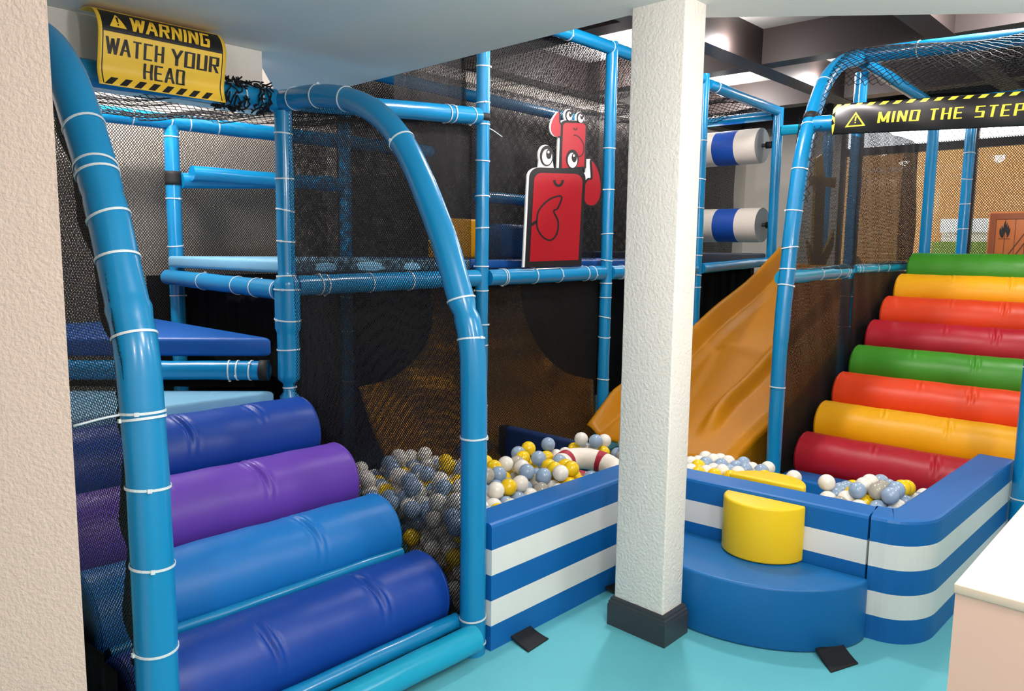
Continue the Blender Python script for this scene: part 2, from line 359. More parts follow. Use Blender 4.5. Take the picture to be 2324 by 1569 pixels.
# ------------------------------------------------------------------ outside the windows
SUNW = mat('tan_outside_wall', (176, 132, 82), .9, .2, .3, 30, .12); PAVE = mat('pale_paving', (216, 206, 190), .9); GRN = mat('outdoor_hedge_green', (120, 140, 62), .9, .2, .6, 30, .3)
struct(abox('outside_ground', 8.2, 16, -9, 5, -.1, -.02, PAVE))
struct(abox('outside_wall', 13, 13.2, -9, 5, 0, 3.42, SUNW))
struct(abox('outside_kerb_wall', 11.2, 11.4, -4, 1.36, 0, 1.85, PAVE)); struct(abox('outside_kerb_coping', 11.17, 11.43, -4, 1.38, 1.85, 2.05, mat('white_render', (240, 238, 234), .8)))
tag(abox('clipped_hedge', 10.5, 10.9, -4, 1.3, 0, 1.70, GRN), 'green clipped hedge outside the window below the white wall', 'hedge')
# ------------------------------------------------------------------ blue stair: arches, posts, bars
SW = 1.147
archp = [(0, 0), (0, .4), (0, .8), (.004, 1.05), (.022, 1.2), (.064, 1.306), (.185, 1.574), (.36, 1.852), (.53, 2.01), (.76, 2.105), (1.0, 2.145), (1.25, 2.155)]
# arc length fractions for ties follow the photo
pipe('bent glossy blue pipe arching over the right side of the blue roller stair', [W(0, b, z) for b, z in archp], .048,
     ties=(.015, .045, .285, .405, .455, .69, .83, .90, .965), steps=((.436, .444, -.006), (.444, .62, .002), (.62, .70, .001)), name='padded_arch', tails=((.03, AX*.27+np.array([0, 0, -.03])),))
archl = [(b, z) if z < 1 else (b*1.0+.012, z+.035) for b, z in archp]
pipe('bent glossy blue pipe nearest the cream wall with many white ties', [W(-SW, b, z) for b, z in archl], .052,
     ties=(.155, .235, .30, .36, .37, .43, .50, .54, .585, .592, .635), steps=((.45, .462, .004), (.56, .565, -.003)), name='padded_arch', tails=((.37, -AX*.16+np.array([0, 0, -.012])),))
pipe('blue padded post at the inner corner where the blue stair turns', [W(0, 1.25, 0), W(0, 1.25, 2.11)], .040,
     ties=(.40, .485, .55, .615, .645, .72, .79, .86, .95), steps=((.0, .39, .004), (.39, .41, -.012), (.41, .525, .010), (.525, .64, .018)), name='padded_post', cat='post')
pipe('blue top rail behind the yellow warning sign wrapped in black net', [W(-.03, 1.27, 2.155), W(-SW-.3, 1.27, 2.135)], .05, ties=(.06, .12, .9), name='padded_rail', cat='rail')
pipe('light blue floor bar in front of the lowest blue roller', [W(-SW-.25, -.04, .082), W(-.03, -.04, .082)], .05, m=PIPEL, name='floor_bar', cat='bar')
pipe('thin blue bar directly under the lowest navy roller', [W(-SW-.02, .055, .115), W(-.03, .055, .115)], .03, m=PIPE, name='thin_bar', cat='bar')
pipe('thin blue bar in the valley between the lowest navy roller and the bright blue roller', [W(-SW-.0, .345, .312), W(-.06, .345, .312)], .018, name='thin_bar', cat='bar')
lv = [('lowest navy blue foam roller of the left stair beside the floor bar', 'navy', ((.72, -.55, .6, .006), (.36, -.9, .4, .006))), ('bright blue foam roller, second step up the left stair', 'blue', ((.66, -.5, .6, .006),)),
      ('purple foam roller, third step of the left stair', 'purple', ((.62, -.5, .6, .007), (.3, -.3, .3, .003))), ('upper navy blue foam roller of the left stair behind the purple one', 'navy', ((.48, -.5, .6, .006), (.75, -.3, .4, .004)))]
for k, (l, c, cr) in enumerate(lv):
    b, z = .228+.283*k, .19+.163*k
    roller(l, W(-SW-.03, b, z), W(-.03, b, z), .15, VIN[c], cr)
# winder mats
tag(prism('wedge_mat', [(-.06, 1.27), (-1.12, 1.27), (-1.12, 2.28)], .745, .835, VIN['light'], bevel=.018), 'pale blue wedge step mat just above the top navy roller', 'mat')
tag(prism('wedge_mat', [(-.04, 1.33), (-1.1, 2.30), (-1.1, 2.66), (-.03, 2.66)], .985, 1.075, VIN['mid'], bevel=.018), 'dark blue wedge step mat halfway up the turning stair', 'mat')
tag(prism('floor_mat', [(.05, 1.30), (.05, 2.66), (1.24, 2.66), (1.24, 1.30)], 1.375, 1.44, VIN['light'], bevel=.018), 'pale blue platform mat at the head of the turning stair', 'mat')
pipe('short blue rail under the dark blue wedge mat', [W(-.07, 1.31, .925), W(-1.12, 2.30, .925)], .045, ties=(.10, .125, .05, .62), joints=((.018, .05),), name='padded_rail', cat='rail')
pipe('blue rail under the pale platform mat at the stair head', [W(-.01, 1.29, 1.30), W(.06, 2.68, 1.315)], .045, ties=(.02, .18, .32, .62), name='padded_rail', cat='rail')
pipe('blue rear post with black joint beside the pale platform mat', [at_b(404, 690, 2.72)*[1, 1, 0]+[0, 0, .3], at_b(404, 690, 2.72)*[1, 1, 0]+[0, 0, 2.22]], .043, ties=(.47, .525, .62, .77, .955), joints=((.835, .07),), name='padded_post', cat='post')
rb0, rb1 = at_b(150, 248, 2.72), at_b(660, 308, 2.72)
pipe('blue rear top rail of the turning stair', [rb0+(rb0-rb1)*.3, rb0, rb1, rb1+(rb1-rb0)*.9], .047, ties=(.25, .32, .36, .42), name='padded_rail', cat='rail')
m0, m1 = at_b(425, 410, 2.70), at_b(640, 413, 2.70)
pipe('blue guard rail running from the black joint of the rear post', [m0-(m1-m0)*.06, m1+(m1-m0)*.6], .047, name='padded_rail', cat='rail')
# ------------------------------------------------------------------ main frame, bays in front of the upper floor
BF = 1.25
pipe('blue padded post left of the crab board', [W(1.27, BF, .0), W(1.27, BF, 2.95)], .039, ties=(.10, .2, .32, .36, .43, .475, .55, .61, .68, .745, .79, .86, .93), joints=((.765, .05),), name='padded_post', cat='post', tails=((.745, AX*.16+np.array([0, 0, -.05])),))
pipe('blue padded post right of the crab board', [W(2.49, BF, .0), W(2.49, BF, 2.9)], .041, ties=(.12, .21, .31, .36, .41, .44, .50, .56, .66, .76), name='padded_post', cat='post')
pipe('blue padded post close to the right side of the white column', [W(3.73, BF, 0), W(3.73, BF, 2.9)], .04, ties=(.28, .30, .42, .455, .51, .56, .64, .72, .82), name='padded_post', cat='post')
zf = lambda a: 1.322+.012*a
for a0, a1, l in ((.0, 1.27, 'blue floor rail behind the net, right of the stair corner post'), (1.27, 2.49, 'blue floor rail under the crab board'), (2.49, 3.73, 'blue floor rail passing behind the white column')):
    pipe(l, [W(a0+.045, BF, zf(a0)), W(a1-.045, BF, zf(a1))], .048, ties=(.10, .13, .36, .58, .82, .9), name='padded_rail', cat='rail')
pipe('blue top rail between stair arch and the post left of the crab board', [W(.05, BF, 2.165), W(1.23, BF, 2.25)], .047, ties=(.30, .80, .83, .95), name='padded_rail', cat='rail')
pipe('high blue roof rail above the crab board', [W(1.31, BF, 2.86), W(3.69, BF, 2.86)], .043, ties=(.1, .3, .48), name='padded_rail', cat='rail')
pipe('high blue rear roof rail behind the crab board', [W(1.27, 2.6, 2.72), W(3.8, 2.6, 2.70)], .045, ties=(.2, .5), name='padded_rail', cat='rail')
pipe('dim blue rear post seen through nets left of the bent arch', [W(1.27, 2.6, 0), W(1.27, 2.6, 2.76)], .042, ties=(.2, .33, .42), name='padded_post', cat='post')
pipe('blue guard rail behind nets right of the crab board', [W(2.55, 2.6, 1.93), W(3.8, 2.6, 1.93)], .045, name='padded_rail', cat='rail')
pipe('dim blue rear rail behind net above the middle ball pit', [W(.2, 2.62, 1.93), W(1.22, 2.6, 1.93)], .045, name='padded_rail', cat='rail')
tag(prism('floor_mat', [(1.29, 1.36), (1.29, 2.6), (3.7, 2.6), (3.7, 1.36)], 1.385, 1.44, VIN['mid'], bevel=.018), 'blue platform mat behind the crab board', 'mat')
tag(abox('foam_block', 1.95, 2.25, 1.75, 2.0, 1.442, 1.68, VIN['padblue'], bevel=.03), 'small blue foam block half hidden by the crab board', 'foam block')
yb = at_b(1035, 600, 1.8); yb = loc(yb)
tag(abox('foam_block', yb[0]-.12, yb[0]+.2, 1.75, 1.95, 1.442, 1.70, VIN['yellow'], bevel=.02), 'yellow foam block behind net beside the bent arch', 'foam block')
# ------------------------------------------------------------------ right stair frame
ra = [(2.49, 0), (2.49, .5), (2.495, .95), (2.53, 1.35), (2.585, 1.75), (2.66, 2.10), (2.757, 2.30), (2.91, 2.525), (3.18, 2.70), (3.5, 2.785)]
pipe('tall blue post bending into the roof arch left of the rainbow stair', [W(a, -.03, z) for a, z in ra], .047, ties=(.215, .40, .432, .47, .54, .61, .70, .80), joints=((.715, .05),), steps=((.3, .47, -.002), (.0, .3, -.004)), name='padded_arch', cat='pipe')
pipe('blue post at the right end of the rainbow stair', [W(a, -1.30, z) for a, z in ra], .05, name='padded_arch', cat='pipe', ties=(.1, .3))
pipe('blue roof rail over the rainbow stair wrapped in net', [W(3.5, -.0, 2.80), W(3.5, -1.3, 2.75)], .05, ties=(.3,), name='padded_rail', cat='rail')
pipe('blue roof rail running back from the arch top', [W(3.55, -.03, 2.77), W(5.0, -.03, 2.72)], .042, name='padded_rail', cat='rail')
pipe('blue rear roof rail above the black banner', [W(5.05, -.03, 2.70), W(5.05, -1.6, 2.70)], .045, name='padded_rail', cat='rail')
pipe('short blue stub rail holding the left end of the black banner', [W(2.74, -.06, 2.265), W(2.74, -1.26, 2.215)], .045, name='padded_rail', cat='rail')
pipe('blue divider post behind the left ends of the rainbow rollers', [W(3.78, .06, 0), W(3.78, .06, 2.75)], .043, ties=(.36, .44), name='padded_post', cat='post')
pipe('blue guard rail from the tall arch to the divider post', [W(2.60, .03, 1.355), W(3.73, .06, 1.385)], .046, ties=(.03, .5, .78, .93, .97), m=PIPEL, name='padded_rail', cat='rail')
pipe('blue guard rail from the divider post to the top green roller', [W(3.83, .06, 1.39), W(5.0, .06, 1.41)], .043, ties=(.05, .1, .4, .6), m=PIPEL, name='padded_rail', cat='rail')
def post_at(px, a, z0, z1, label, r=.043, ties=(), **k):
    p = at_a(px, 450, a); p = np.array([p[0], p[1], 0]); return pipe(label, [p+[0, 0, z0], p+[0, 0, z1]], r, ties=ties, name='padded_post', cat='post', **k)
post_at(2107, 5.25, 0, 2.75, 'blue rear post at the left edge of the bright window view')
post_at(2191, 5.95, 0, 2.8, 'blue rear post in front of the bright window, left of the crate', ties=(.62, .7, .78, .86))
post_at(1757, 5.2, 0, 2.85, 'blue post at the right ends of the striped rollers', .046)
post_at(1873, 5.3, 1.4, 2.6, 'blue post behind the yellow anchor and net')
p57 = at_a(1757, 450, 5.2); l57 = loc(p57)
pipe('blue roof rail from the column side post to the post beside the striped rollers', [W(3.78, BF, 2.83), W(5.15, l57[1], 2.82)], .045, ties=(.1,), name='padded_rail', cat='rail')
pipe('blue cross rail above the striped rollers', [W(5.2, l57[1]+.05, 2.79), W(5.2, 2.6, 2.79)], .045, name='padded_rail', cat='rail')
pipe('bright blue rail wrapped in net left of the tall arch joint', [W(5.2, l57[1]-.05, 2.64), W(5.2, .05, 2.62)], .045, m=PIPEL, name='padded_rail', cat='rail')
rk = [('red', 'crimson foam roller at the foot of the rainbow stair beside the balls'), ('yellow', 'golden yellow foam roller, second from the foot of the rainbow stair'), ('orange', 'orange foam roller between golden yellow below and green above'),
      ('green', 'green foam roller at mid height of the rainbow stair'), ('red', 'red foam roller above the mid height green one'), ('orange', 'orange foam roller just below the upper yellow one'), ('yellow', 'yellow foam roller directly under the topmost green one'), ('green', 'topmost green foam roller of the rainbow stair below the crate')]
for k, (c, l) in enumerate(rk):
    a, z = 2.915+.285*k, .222+.164*k
    n = random.random()
    roller(l, W(a, -.03, z), W(a, -1.235, z), .148, VIN[c], ((.62+.08*n, -.5, .5, .005), (.3+.2*n, -.3, .35, .003)))
tag(abox('foot_pad', 2.56, 2.76, -1.2, -.03, 0, .16, VIN['padblue'], bevel=.02), 'blue pad along the foot of the rainbow stair', 'pad')
tag(prism('floor_mat', [(5.06, .0), (5.06, -1.6), (6.6, -1.6), (6.6, .0)], 1.38, 1.45, VIN['mid'], bevel=.015), 'blue landing mat at the head of the rainbow stair under the crate', 'mat')
# striped squeeze rollers
STW = mat('woven_white_vinyl', (214, 208, 196), .7, .3, .25, 120); STB = mat('woven_blue_vinyl', (14, 70, 160), .6, .3, .25, 120); GREYC = mat('grey_end_cap', (120, 124, 124), .6); STEEL = mat('steel_axle', (120, 122, 125), .3, metal=1)
def striped(cy, label):
    c = at_a(1737, cy, 5.2); l = loc(c); b1 = l[1]+.03
    o = empty('striped_roller', W(5.2, b1, c[2]), label, 'roller')
    r = .165; segs = [(0, .22, STW), (.22, .45, STB), (.45, .9, STW), (.9, 1.12, STB)]
    for s0, s1, mm in segs:
        pts = np.array([W(5.2, b1+q, c[2]) for q in np.linspace(s0, s1, 6)]); T, N, B = frames(pts)
        th = np.linspace(0, 2*math.pi, 48, endpoint=False)
        V = np.array([p+r*(math.cos(t)*N[0]+math.sin(t)*B[0]) for t in th for p in pts]); np_mesh('roller_sleeve', V, grid_faces(48, 6, True), mm, True, parent=o)
    for q in (.002, 1.118):
        V = np.array([W(5.2, b1+q, c[2])+rr*(math.cos(t)*N[0]+math.sin(t)*B[0]) for t in np.linspace(0, 2*math.pi, 48, endpoint=False) for rr in (r, .03, .001)]); np_mesh('end_cap', V, grid_faces(48, 3, True), GREYC, parent=o)
    v, f = sweep(catmull([W(5.2, b1-.10, c[2]), W(5.2, b1+1.2, c[2])]), .018, 12); np_mesh('axle', v, f, STEEL, True, parent=o)
    v, f = sweep(catmull([W(5.2, b1-.10, c[2]), W(5.2, b1-.04, c[2])]), .032, 12); np_mesh('axle_collar', v, f, BLACKFOAM, True, parent=o)
striped(330, 'upper blue and white striped padded roller beside the white column')
striped(511, 'lower blue and white striped padded roller beside the white column')
tag(abox('deck_pad', 3.8, 5.1, 1.30, 2.6, 1.40, 1.50, mat('dark_navy_pad', (30, 44, 66), .5), bevel=.015), 'dark navy deck pad under the striped rollers', 'pad')
pipe('dim blue deck rail below the dark navy pad', [W(3.8, BF, 1.37), W(5.1, l57[1], 1.42)], .043, name='padded_rail', cat='rail')
# ------------------------------------------------------------------ slides
def slide(name, label, fn, nu, nv, th=.02, base_m=SLIDE):
    V = np.array([fn(u, v) for u in np.linspace(0, 1, nu) for v in np.linspace(0, 1, nv)])
    o = np_mesh(name, V, grid_faces(nu, nv), base_m, True); md = o.modifiers.new('shell', 'SOLIDIFY'); md.thickness = th; md.offset = 0
    return tag(o, label, 'slide')
def sm(x): x = min(1, max(0, x)); return x*x*(3-2*x)
def right_slide(u, v):                       # u across from far rail to near rail, v from the exit up
    us = u; u = min(u/.9, 1); a = 2.25+2.95*v; b = 1.2-1.05*u
    z = .24+1.14*(v**1.12)+.015*math.sin(v*14)
    far = .15*sm((.10-u)/.10)**.8+.035*sm((.2-u)/.1); ridge = .085*math.exp(-((u-.66-.05*sm((.25-v)/.2)*1.5)/.045)**2)*sm((v-.05)/.12)
    near = .0+.05*sm((u-.72)/.28)-.10*sm((u-.93)/.07)
    if v < .1: far *= v/.1*.6+.4
    z = z+far*.95+ridge+near*.3
    if us > .9: k = (us-.9)/.1; z = z*(1-k)+.03*k; b = .15+.01*math.sin(k*3)
    return W(a, b, z)
slide('wave_slide', 'amber plastic slide coming down into the balls beside the tall blue arch', right_slide, 90, 70)
Lc = catmull([np.array([975, 640, 0.]), np.array([984, 720, 0]), np.array([960, 795, 0]), np.array([895, 855, 0]), np.array([818, 878, 0])], 4)
Rc = catmull([np.array([1178, 640, 0.]), np.array([1188, 715, 0]), np.array([1222, 790, 0]), np.array([1278, 843, 0]), np.array([1345, 862, 0])], 4)
def mid_slide(u, v):
    i = np.array([np.interp(v*(len(Lc)-1), np.arange(len(Lc)), Lc[:, k]) for k in (0, 1)]); j = np.array([np.interp(v*(len(Rc)-1), np.arange(len(Rc)), Rc[:, k]) for k in (0, 1)])
    b = 2.5-1.1*v
    L_, R_ = at_b(i[0], i[1], b), at_b(j[0], j[1], b); s = 1-abs(2*u-1)**14
    p = L_+(R_-L_)*u; return p+np.array([0, 0, -(.06+.44*v*sm(v))*s])-BX*.12*s*sm(v)
slide('trumpet_slide', 'dim amber flared slide behind the nets of the middle ball pit', mid_slide, 50, 60, .02, mat('bright_amber_slide', (236, 164, 16), .4, .4))
# ------------------------------------------------------------------ striped pit walls
ZT = .495
def banded(name, label, path, thick, cap=True):
    """foam wall along a plan path (outer face), five stripes; inner face offset by thick"""
    P = np.array(path); n = len(P); T = np.gradient(P, axis=0); T /= np.linalg.norm(T, axis=1)[:, None]; N = np.stack([-T[:, 1], T[:, 0]], -1)
    e = .014; zs = [0, .0985, .1975, .2965, .3955, ZT-e, ZT-e*.3, ZT]; ins = [0, 0, 0, 0, 0, 0, e*.3, e]
    sec = [(i, z) for i, z in zip(ins, zs)]+[(thick-e, ZT), (thick-e*.3, ZT-e*.3), (thick, ZT-e), (thick, 0)]
    V = np.array([W(*(P[k]+N[k]*o), z) for k in range(n) for o, z in sec]); ns = len(sec)
    F = []; mi = []
    for k in range(n-1):
        for s in range(ns-1):
            F.append((k*ns+s, (k+1)*ns+s, (k+1)*ns+s+1, k*ns+s+1)); mi.append(1 if s in (1, 3) else 0)
    F.append(tuple(range(ns))); mi.append(0); F.append(tuple((n-1)*ns+s for s in range(ns))[::-1]); mi.append(0)
    o = np_mesh(name, V, F, None, False, mi, mats=[VIN['padblue'], VIN['padwhite']])
    bm = bmesh.new(); bm.from_mesh(o.data); bmesh.ops.recalc_face_normals(bm, faces=bm.faces); bm.to_mesh(o.data); bm.free()
    # end faces get their own white bands
    for kk in ((0, -1), (n-1, 1)):
        k, sg = kk
        for z0, z1 in ((.0985, .1975), (.2965, .3955)):
            q = [W(*(P[k]+N[k]*o_+T[k]*sg*.0012), z) for o_, z in ((-.0005, z0), (thick+.0005, z0), (thick+.0005, z1), (-.0005, z1))]
            np_mesh('stripe_end', q, [(0, 1, 2, 3)], VIN['padwhite'], parent=o)
    return tag(o, label, 'padded wall')
banded('striped_foam_wall', 'blue and white striped pit wall between the stair arch and the column', [(a, -.047) for a in np.linspace(.05, 1.06, 12)], .155)
banded('striped_foam_wall', 'straight blue and white striped pit wall carrying the yellow half drum', [(1.085+.07*t, -.10-.91*t) for t in np.linspace(0, 1, 12)], .155)
cv = [(1.157, -1.018), (1.163, -1.05)]+[(1.163+.21-.21*math.cos(t), -1.05-.17*math.sin(t)) for t in np.linspace(.15, math.pi/2, 12)]+[(1.45+.98*t, -1.222-.02*t) for t in np.linspace(0, 1.12, 10)]
banded('striped_foam_wall', 'curved blue and white striped pit wall by the cream counter', cv, .165)
tag(abox('foot_pad', 1.53, 1.60, .66, 1.36, 0, .40, mat('dark_navy_vinyl', (10, 40, 84), .5), bevel=.02), 'dark navy divider pad behind the balls left of the column', 'pad')
# half round steps
def arc(c, r, t0, t1, n, ry=None): return [(c[0]+r*math.cos(t), c[1]+(ry or r)*math.sin(t)) for t in np.linspace(t0, t1, n)]
sc = (1.082, -.557); 
halfd = [(sc[0]-.385*math.sin(t)+.06*(.5-.5*math.cos(t)), sc[1]+.475*math.cos(t)) for t in np.linspace(0, math.pi, 40)]
tag(prism('half_round_step', halfd, 0, .25, VIN['stepblue'], bevel=.012), 'large blue half round foam step on the floor before the pit', 'foam step')
def half_poly(c, r, sgn):
    return [(c[0]+sgn*r*math.sin(t)+.07*(.5-.5*math.cos(t)), c[1]+r*math.cos(t)) for t in np.linspace(0, math.pi, 30)]
yc = (1.103, -.445)
hp = [(1.103+.022*(.5-.5*math.cos(t))-.155*math.sin(t), -.61+.168*math.cos(t)) for t in np.linspace(0, math.pi, 30)]
tag(prism('half_round_step', hp, .252, .485, VIN['stepyellow'], bevel=.01), 'yellow half drum standing on the blue half round step', 'foam step')
hp2 = [(1.30+.02*(.5-.5*math.cos(t))+.155*math.sin(t), -.515+.17*math.cos(t)) for t in np.linspace(0, math.pi, 30)]
tag(prism('half_round_step', hp2, .0, .497, VIN['stepyellow'], bevel=.01), 'yellow half drum inside the pit behind the striped wall', 'foam step')
# ------------------------------------------------------------------ balls
BR = .037
def ball_mesh(name, m):
    bm = bmesh.new(); bmesh.ops.create_uvsphere(bm, u_segments=28, v_segments=18, radius=BR); me = bpy.data.meshes.new(name); bm.to_mesh(me); bm.free(); me.materials.append(m)
    me.polygons.foreach_set('use_smooth', np.ones(len(me.polygons), bool)); return me
BALLM = {'white': ball_mesh('white_ball', mat('ball_white', (226, 224, 214), .22, .5)), 'pale blue': ball_mesh('blue_ball', mat('ball_pale_blue', (142, 166, 192), .18, .5)),
         'yellow': ball_mesh('yellow_ball', mat('ball_yellow', (232, 196, 20), .2, .5)), 'clear': ball_mesh('clear_ball', mat('ball_clear', (206, 202, 188), .12, .5, trans=.45))}
SP = .0775
def proj(p):
    c = ROT.T@(np.array(p)-CAM); return CXP+FPX*c[0]/-c[2], CYP+FPX*c[1]*-1/-c[2]
spots = []
def hexfill(a0, a1, b0, b1, zfun, where, lift=0, keep=1.0, mask=None, off=(0, 0)):
    rows = int((b1-b0)/(SP*.866))+1
    for r in range(rows):
        b = b0+r*SP*.866+off[1]
        for c in range(int((a1-a0)/SP)+1):
            a = a0+c*SP+(r % 2)*SP/2+off[0]
            if a > a1 or b > b1 or random.random() > keep or (mask and not mask(a, b)): continue
            z = zfun(a, b)+lift
            spots.append((a+random.uniform(-.001, .001), b+random.uniform(-.001, .001), z+random.uniform(-.009, .009), where))
mid_l = 'in the pit behind the left striped wall'; rgt = 'before the amber slide'; crn = 'in the corner of the curved wall'
zm = lambda a, b: .432-.12*max(0, b-.6)+.012*math.sin(a*9)*math.sin(b*11)
hexfill(.06, 1.42, .155, .60, zm, mid_l); hexfill(.06, .75, .155+6*SP*.866, 1.15, zm, mid_l)
hexfill(.06, 1.42, .155, .60, zm, mid_l, .062, .30, None, (SP/2, SP*.2887)); hexfill(.06, .7, .62, 1.1, zm, mid_l, .062, .3, None, (SP/2, SP*.2887))
for k in range(1, 6): hexfill(.085, .27, .055, .66-.03*k, lambda a, b: .432-k*.068, mid_l, 0, 1, None, (SP/2*(k % 2), 0))
hexfill(.085, .30, .055, .14, lambda a, b: .432, mid_l)
hexfill(1.35, 1.85, -.30, .10, lambda a, b: .40, rgt, 0, 1, lambda a, b: not (b < -.22 and a < 1.5)); hexfill(1.55, 1.7, -.42, -.34, lambda a, b: .40, rgt)
hexfill(1.40, 1.98, -1.0, -.70, lambda a, b: .405+.02*math.sin(a*9), crn, 0, 1); hexfill(1.40, 1.98, -1.0, -.70, lambda a, b: .405+.02*math.sin(a*9), crn, .062, .34, None, (SP/2, SP*.2887))
bk = 'behind the net under the crab board'
hexfill(1.25, 1.6, 1.40, 1.75, lambda a, b: .26, bk, 0, .8)
spots.append((1.66, -.50, .43, rgt))
rc = W(1.115, .318, .405); nb = 0
HIDDEN = {1,5,6,7,38,39,42,46,55,56,57,60,61,62,63,64,76,77,78,81,93,94,95,96,97,99,113,114,115,116,117,118,120,130,132,133,134,141,142,143,149,151,152,156,158,160,161,166,170,171,172,180,181,182,189,190,191,198,199,200,201,204,205,206,207,233,250,264,271,272,273,274,276,277,278,280,281,282,284,286,288,289,290,291,292,293,295,296,301,306,308,309,311,312,313,314,315,317,319,321,322,323,325,327,328,329,330,331,332,334,335,337,338,340,341,343,344,345,346,347,348,349,350,351,353,355,356,357,358,359,360,361,362,363,364,365,366,367,368,369,377,378,384,390,398,403,404,405,407,413,415,418,419,420,421,422,426,427,428,429,433,434,435,436,437,443,444,458,459,462,463,464,466,467,468,469,470,471,472,473,474,475,476,477,478,479,480,481,482,483,484,485}      # balls that lie wholly below the others: part of the heap
DEEP = []; BALLID = {}
for idx, (a, b, z, where) in enumerate(spots):
    p = W(a, b, z); x, y = proj(p)
    if 1428 < x < 1528: continue
    # leave room for the life ring
    if where == mid_l and (a-loc(rc)[0])**2+(b-loc(rc)[1])**2 < .235**2: continue
    c = random.choices(('white', 'pale blue', 'yellow', 'clear'), (.34, .36, .2, .10) if where != mid_l else (.34, .28, .27, .11))[0]
    if idx in HIDDEN: DEEP.append((p, c)); continue
    o = link('pit_ball', BALLM[c], None, p.tolist()); nb += 1; BALLID[o.name] = idx
    tag(o, '%s plastic ball %s' % (c if c != 'clear' else 'clear greyish', where), 'ball', '%s balls %s' % (c, where))
# balls below the top layer, nobody can tell them apart
bm = bmesh.new(); KIND = {'white': 0, 'pale blue': 1, 'yellow': 2, 'clear': 0}; tint = random.Random(3)
def deep(p, k):
    n0 = len(bm.faces); bmesh.ops.create_icosphere(bm, subdivisions=2, radius=BR, matrix=Matrix.Translation([float(x) for x in p])); bm.faces.ensure_lookup_table()
    for f in bm.faces[n0:]: f.material_index = k
for (a, b, z, where) in spots:
    a2, b2 = a+SP/2, b+SP*.29
    if z < .36 or z > .46 or where == bk or (where == mid_l and ((a2-1.115)**2+(b2-.318)**2 < .235**2 or (a2 < .3 and b2 < .7))): continue
    deep(W(a2, b2, z-.066), tint.choice((0, 0, 1, 1, 2)))
for p, c in DEEP: deep(p, KIND[c])
o = bm_obj('ball_heap', bm, None, None, True, [BALLM[c].materials[0] for c in ('white', 'pale blue', 'yellow')]); tag(o, 'deeper layer of white, pale blue and yellow plastic balls filling the pit', 'balls', None, 'stuff')
# life ring
def torus(c, nrm, R, r, m, name, t0=0, t1=2*math.pi, parent=None, squash=1):
    nrm = Vector(nrm).normalized(); q = nrm.to_track_quat('Z', 'Y')
    full = abs(t1-t0-2*math.pi) < 1e-6; n = 64 if full else 12; ts = np.linspace(t0, t1, n, endpoint=not full)
    V = np.array([np.array(q @ Vector(((R+r*math.cos(s))*math.cos(t), (R+r*math.cos(s))*math.sin(t), r*squash*math.sin(s))))+c for s in np.linspace(0, 2*math.pi, 20, endpoint=False) for t in ts])
    F = grid_faces(20, n, True)
    if full: F = np.vstack([F, np.stack([np.arange(20)*n+n-1, ((np.arange(20)+1) % 20)*n+n-1, ((np.arange(20)+1) % 20)*n, np.arange(20)*n], -1)])
    return np_mesh(name, V, F, m, True, parent=parent)
RINGW = mat('ring_white', (232, 226, 212), .5, .4, .1, 20); RINGR = mat('ring_red', (158, 20, 44), .5, .4, .1, 20)
rc = W(1.115, .318, .405)
lr = torus(rc, (.10, -.18, 1), .140, .055, RINGW, 'life_ring'); tag(lr, 'white life ring with dark red bands lying on the balls', 'life ring')
for t in (-2.5, 2.05, .5, -.9): torus(rc, (.10, -.18, 1), .140, .0562, RINGR, 'red_band', t-.16, t+.16, lr)
# ------------------------------------------------------------------ nets
zarch = lambda b: np.interp(b, [p[0]-.03 for p in archp[2:]], [p[1] for p in archp[2:]])
def side(a, zoff, boff=0):
    return lambda u, v: ORG+np.outer(np.full_like(u, a), AX)+np.outer(u+boff, BX)+np.outer(v, [0, 0, 1])+np.outer(.004*np.sin(u*9+v*4)+.003*np.sin(v*13-u*5), AX)
net('side_net', 'black fine net under the bent arch right of the rollers, before the balls', side(.004, 0), 1.25, 2.15, .0135, .0033, .62, lambda u, v: v < zarch(u)-.02)
net('side_net', 'black fine net between the cream wall and the nearest arch', side(-SW-.045, 0), 1.3, 2.15, .0120, .0042, .62, lambda u, v: (v < zarch(u)))
# gathered black hem along the nearest arch
def hem(pts, off, wdt, name, parent):
    pts = catmull(pts, .01); T, N, B = frames(pts); n = len(pts); s = np.arange(n)*.01; V = []
    for k in range(7):
        q = k/6; wv = (.35+.65*abs(np.sin(s*3.1+1)))*wdt*q
        V.append(pts+off[None]*(.0+wv[:, None])+AX[None]*(-.01+.012*np.sin(s*24+k*1.3)*q)[:, None])
    V = np.array(V).reshape(-1, 3); return np_mesh(name, V, grid_faces(7, n), FABRIC, True, parent=parent)
hm = hem([W(-SW-.02, b+.03, z) for b, z in archl[1:10]], BX*1.0, .075, 'gathered_hem', None); tag(hm, 'bunched black net hem gathered along the nearest blue arch', 'net hem')
net('rear_net', 'black net across the grey rear wall behind the turning stair', plane_surf(W(-1.6, 2.79, .6), W(1.25, 2.79, .6), W(-1.6, 2.79, 2.25), 2.85, 1.65, .006), 2.85, 1.65, .016, .0040, .62)
net('rear_net', 'black net across the rear of the crab board deck', plane_surf(W(1.3, 2.74, 1.3), W(7.2, 2.74, 1.3), W(1.3, 2.74, 2.85), 5.9, 1.55, .006), 5.9, 1.55, .019, .0085, .62)
net('bay_net', 'black fine net between the stair corner post and the post left of the crab', plane_surf(W(.05, 1.30, 1.36), W(1.23, 1.30, 1.36), W(.05, 1.30, 2.2), 1.18, .84, .004), 1.18, .84, .0125, .0037, .62)
net('bay_net', 'black fine net high above the low ceiling edge left of the crab', plane_surf(W(.05, 1.35, 2.25), W(1.23, 1.35, 2.25), W(.05, 1.35, 2.85), 1.18, .6, .004), 1.18, .6, .0135, .0048, .62, lambda u, v: u > .66)
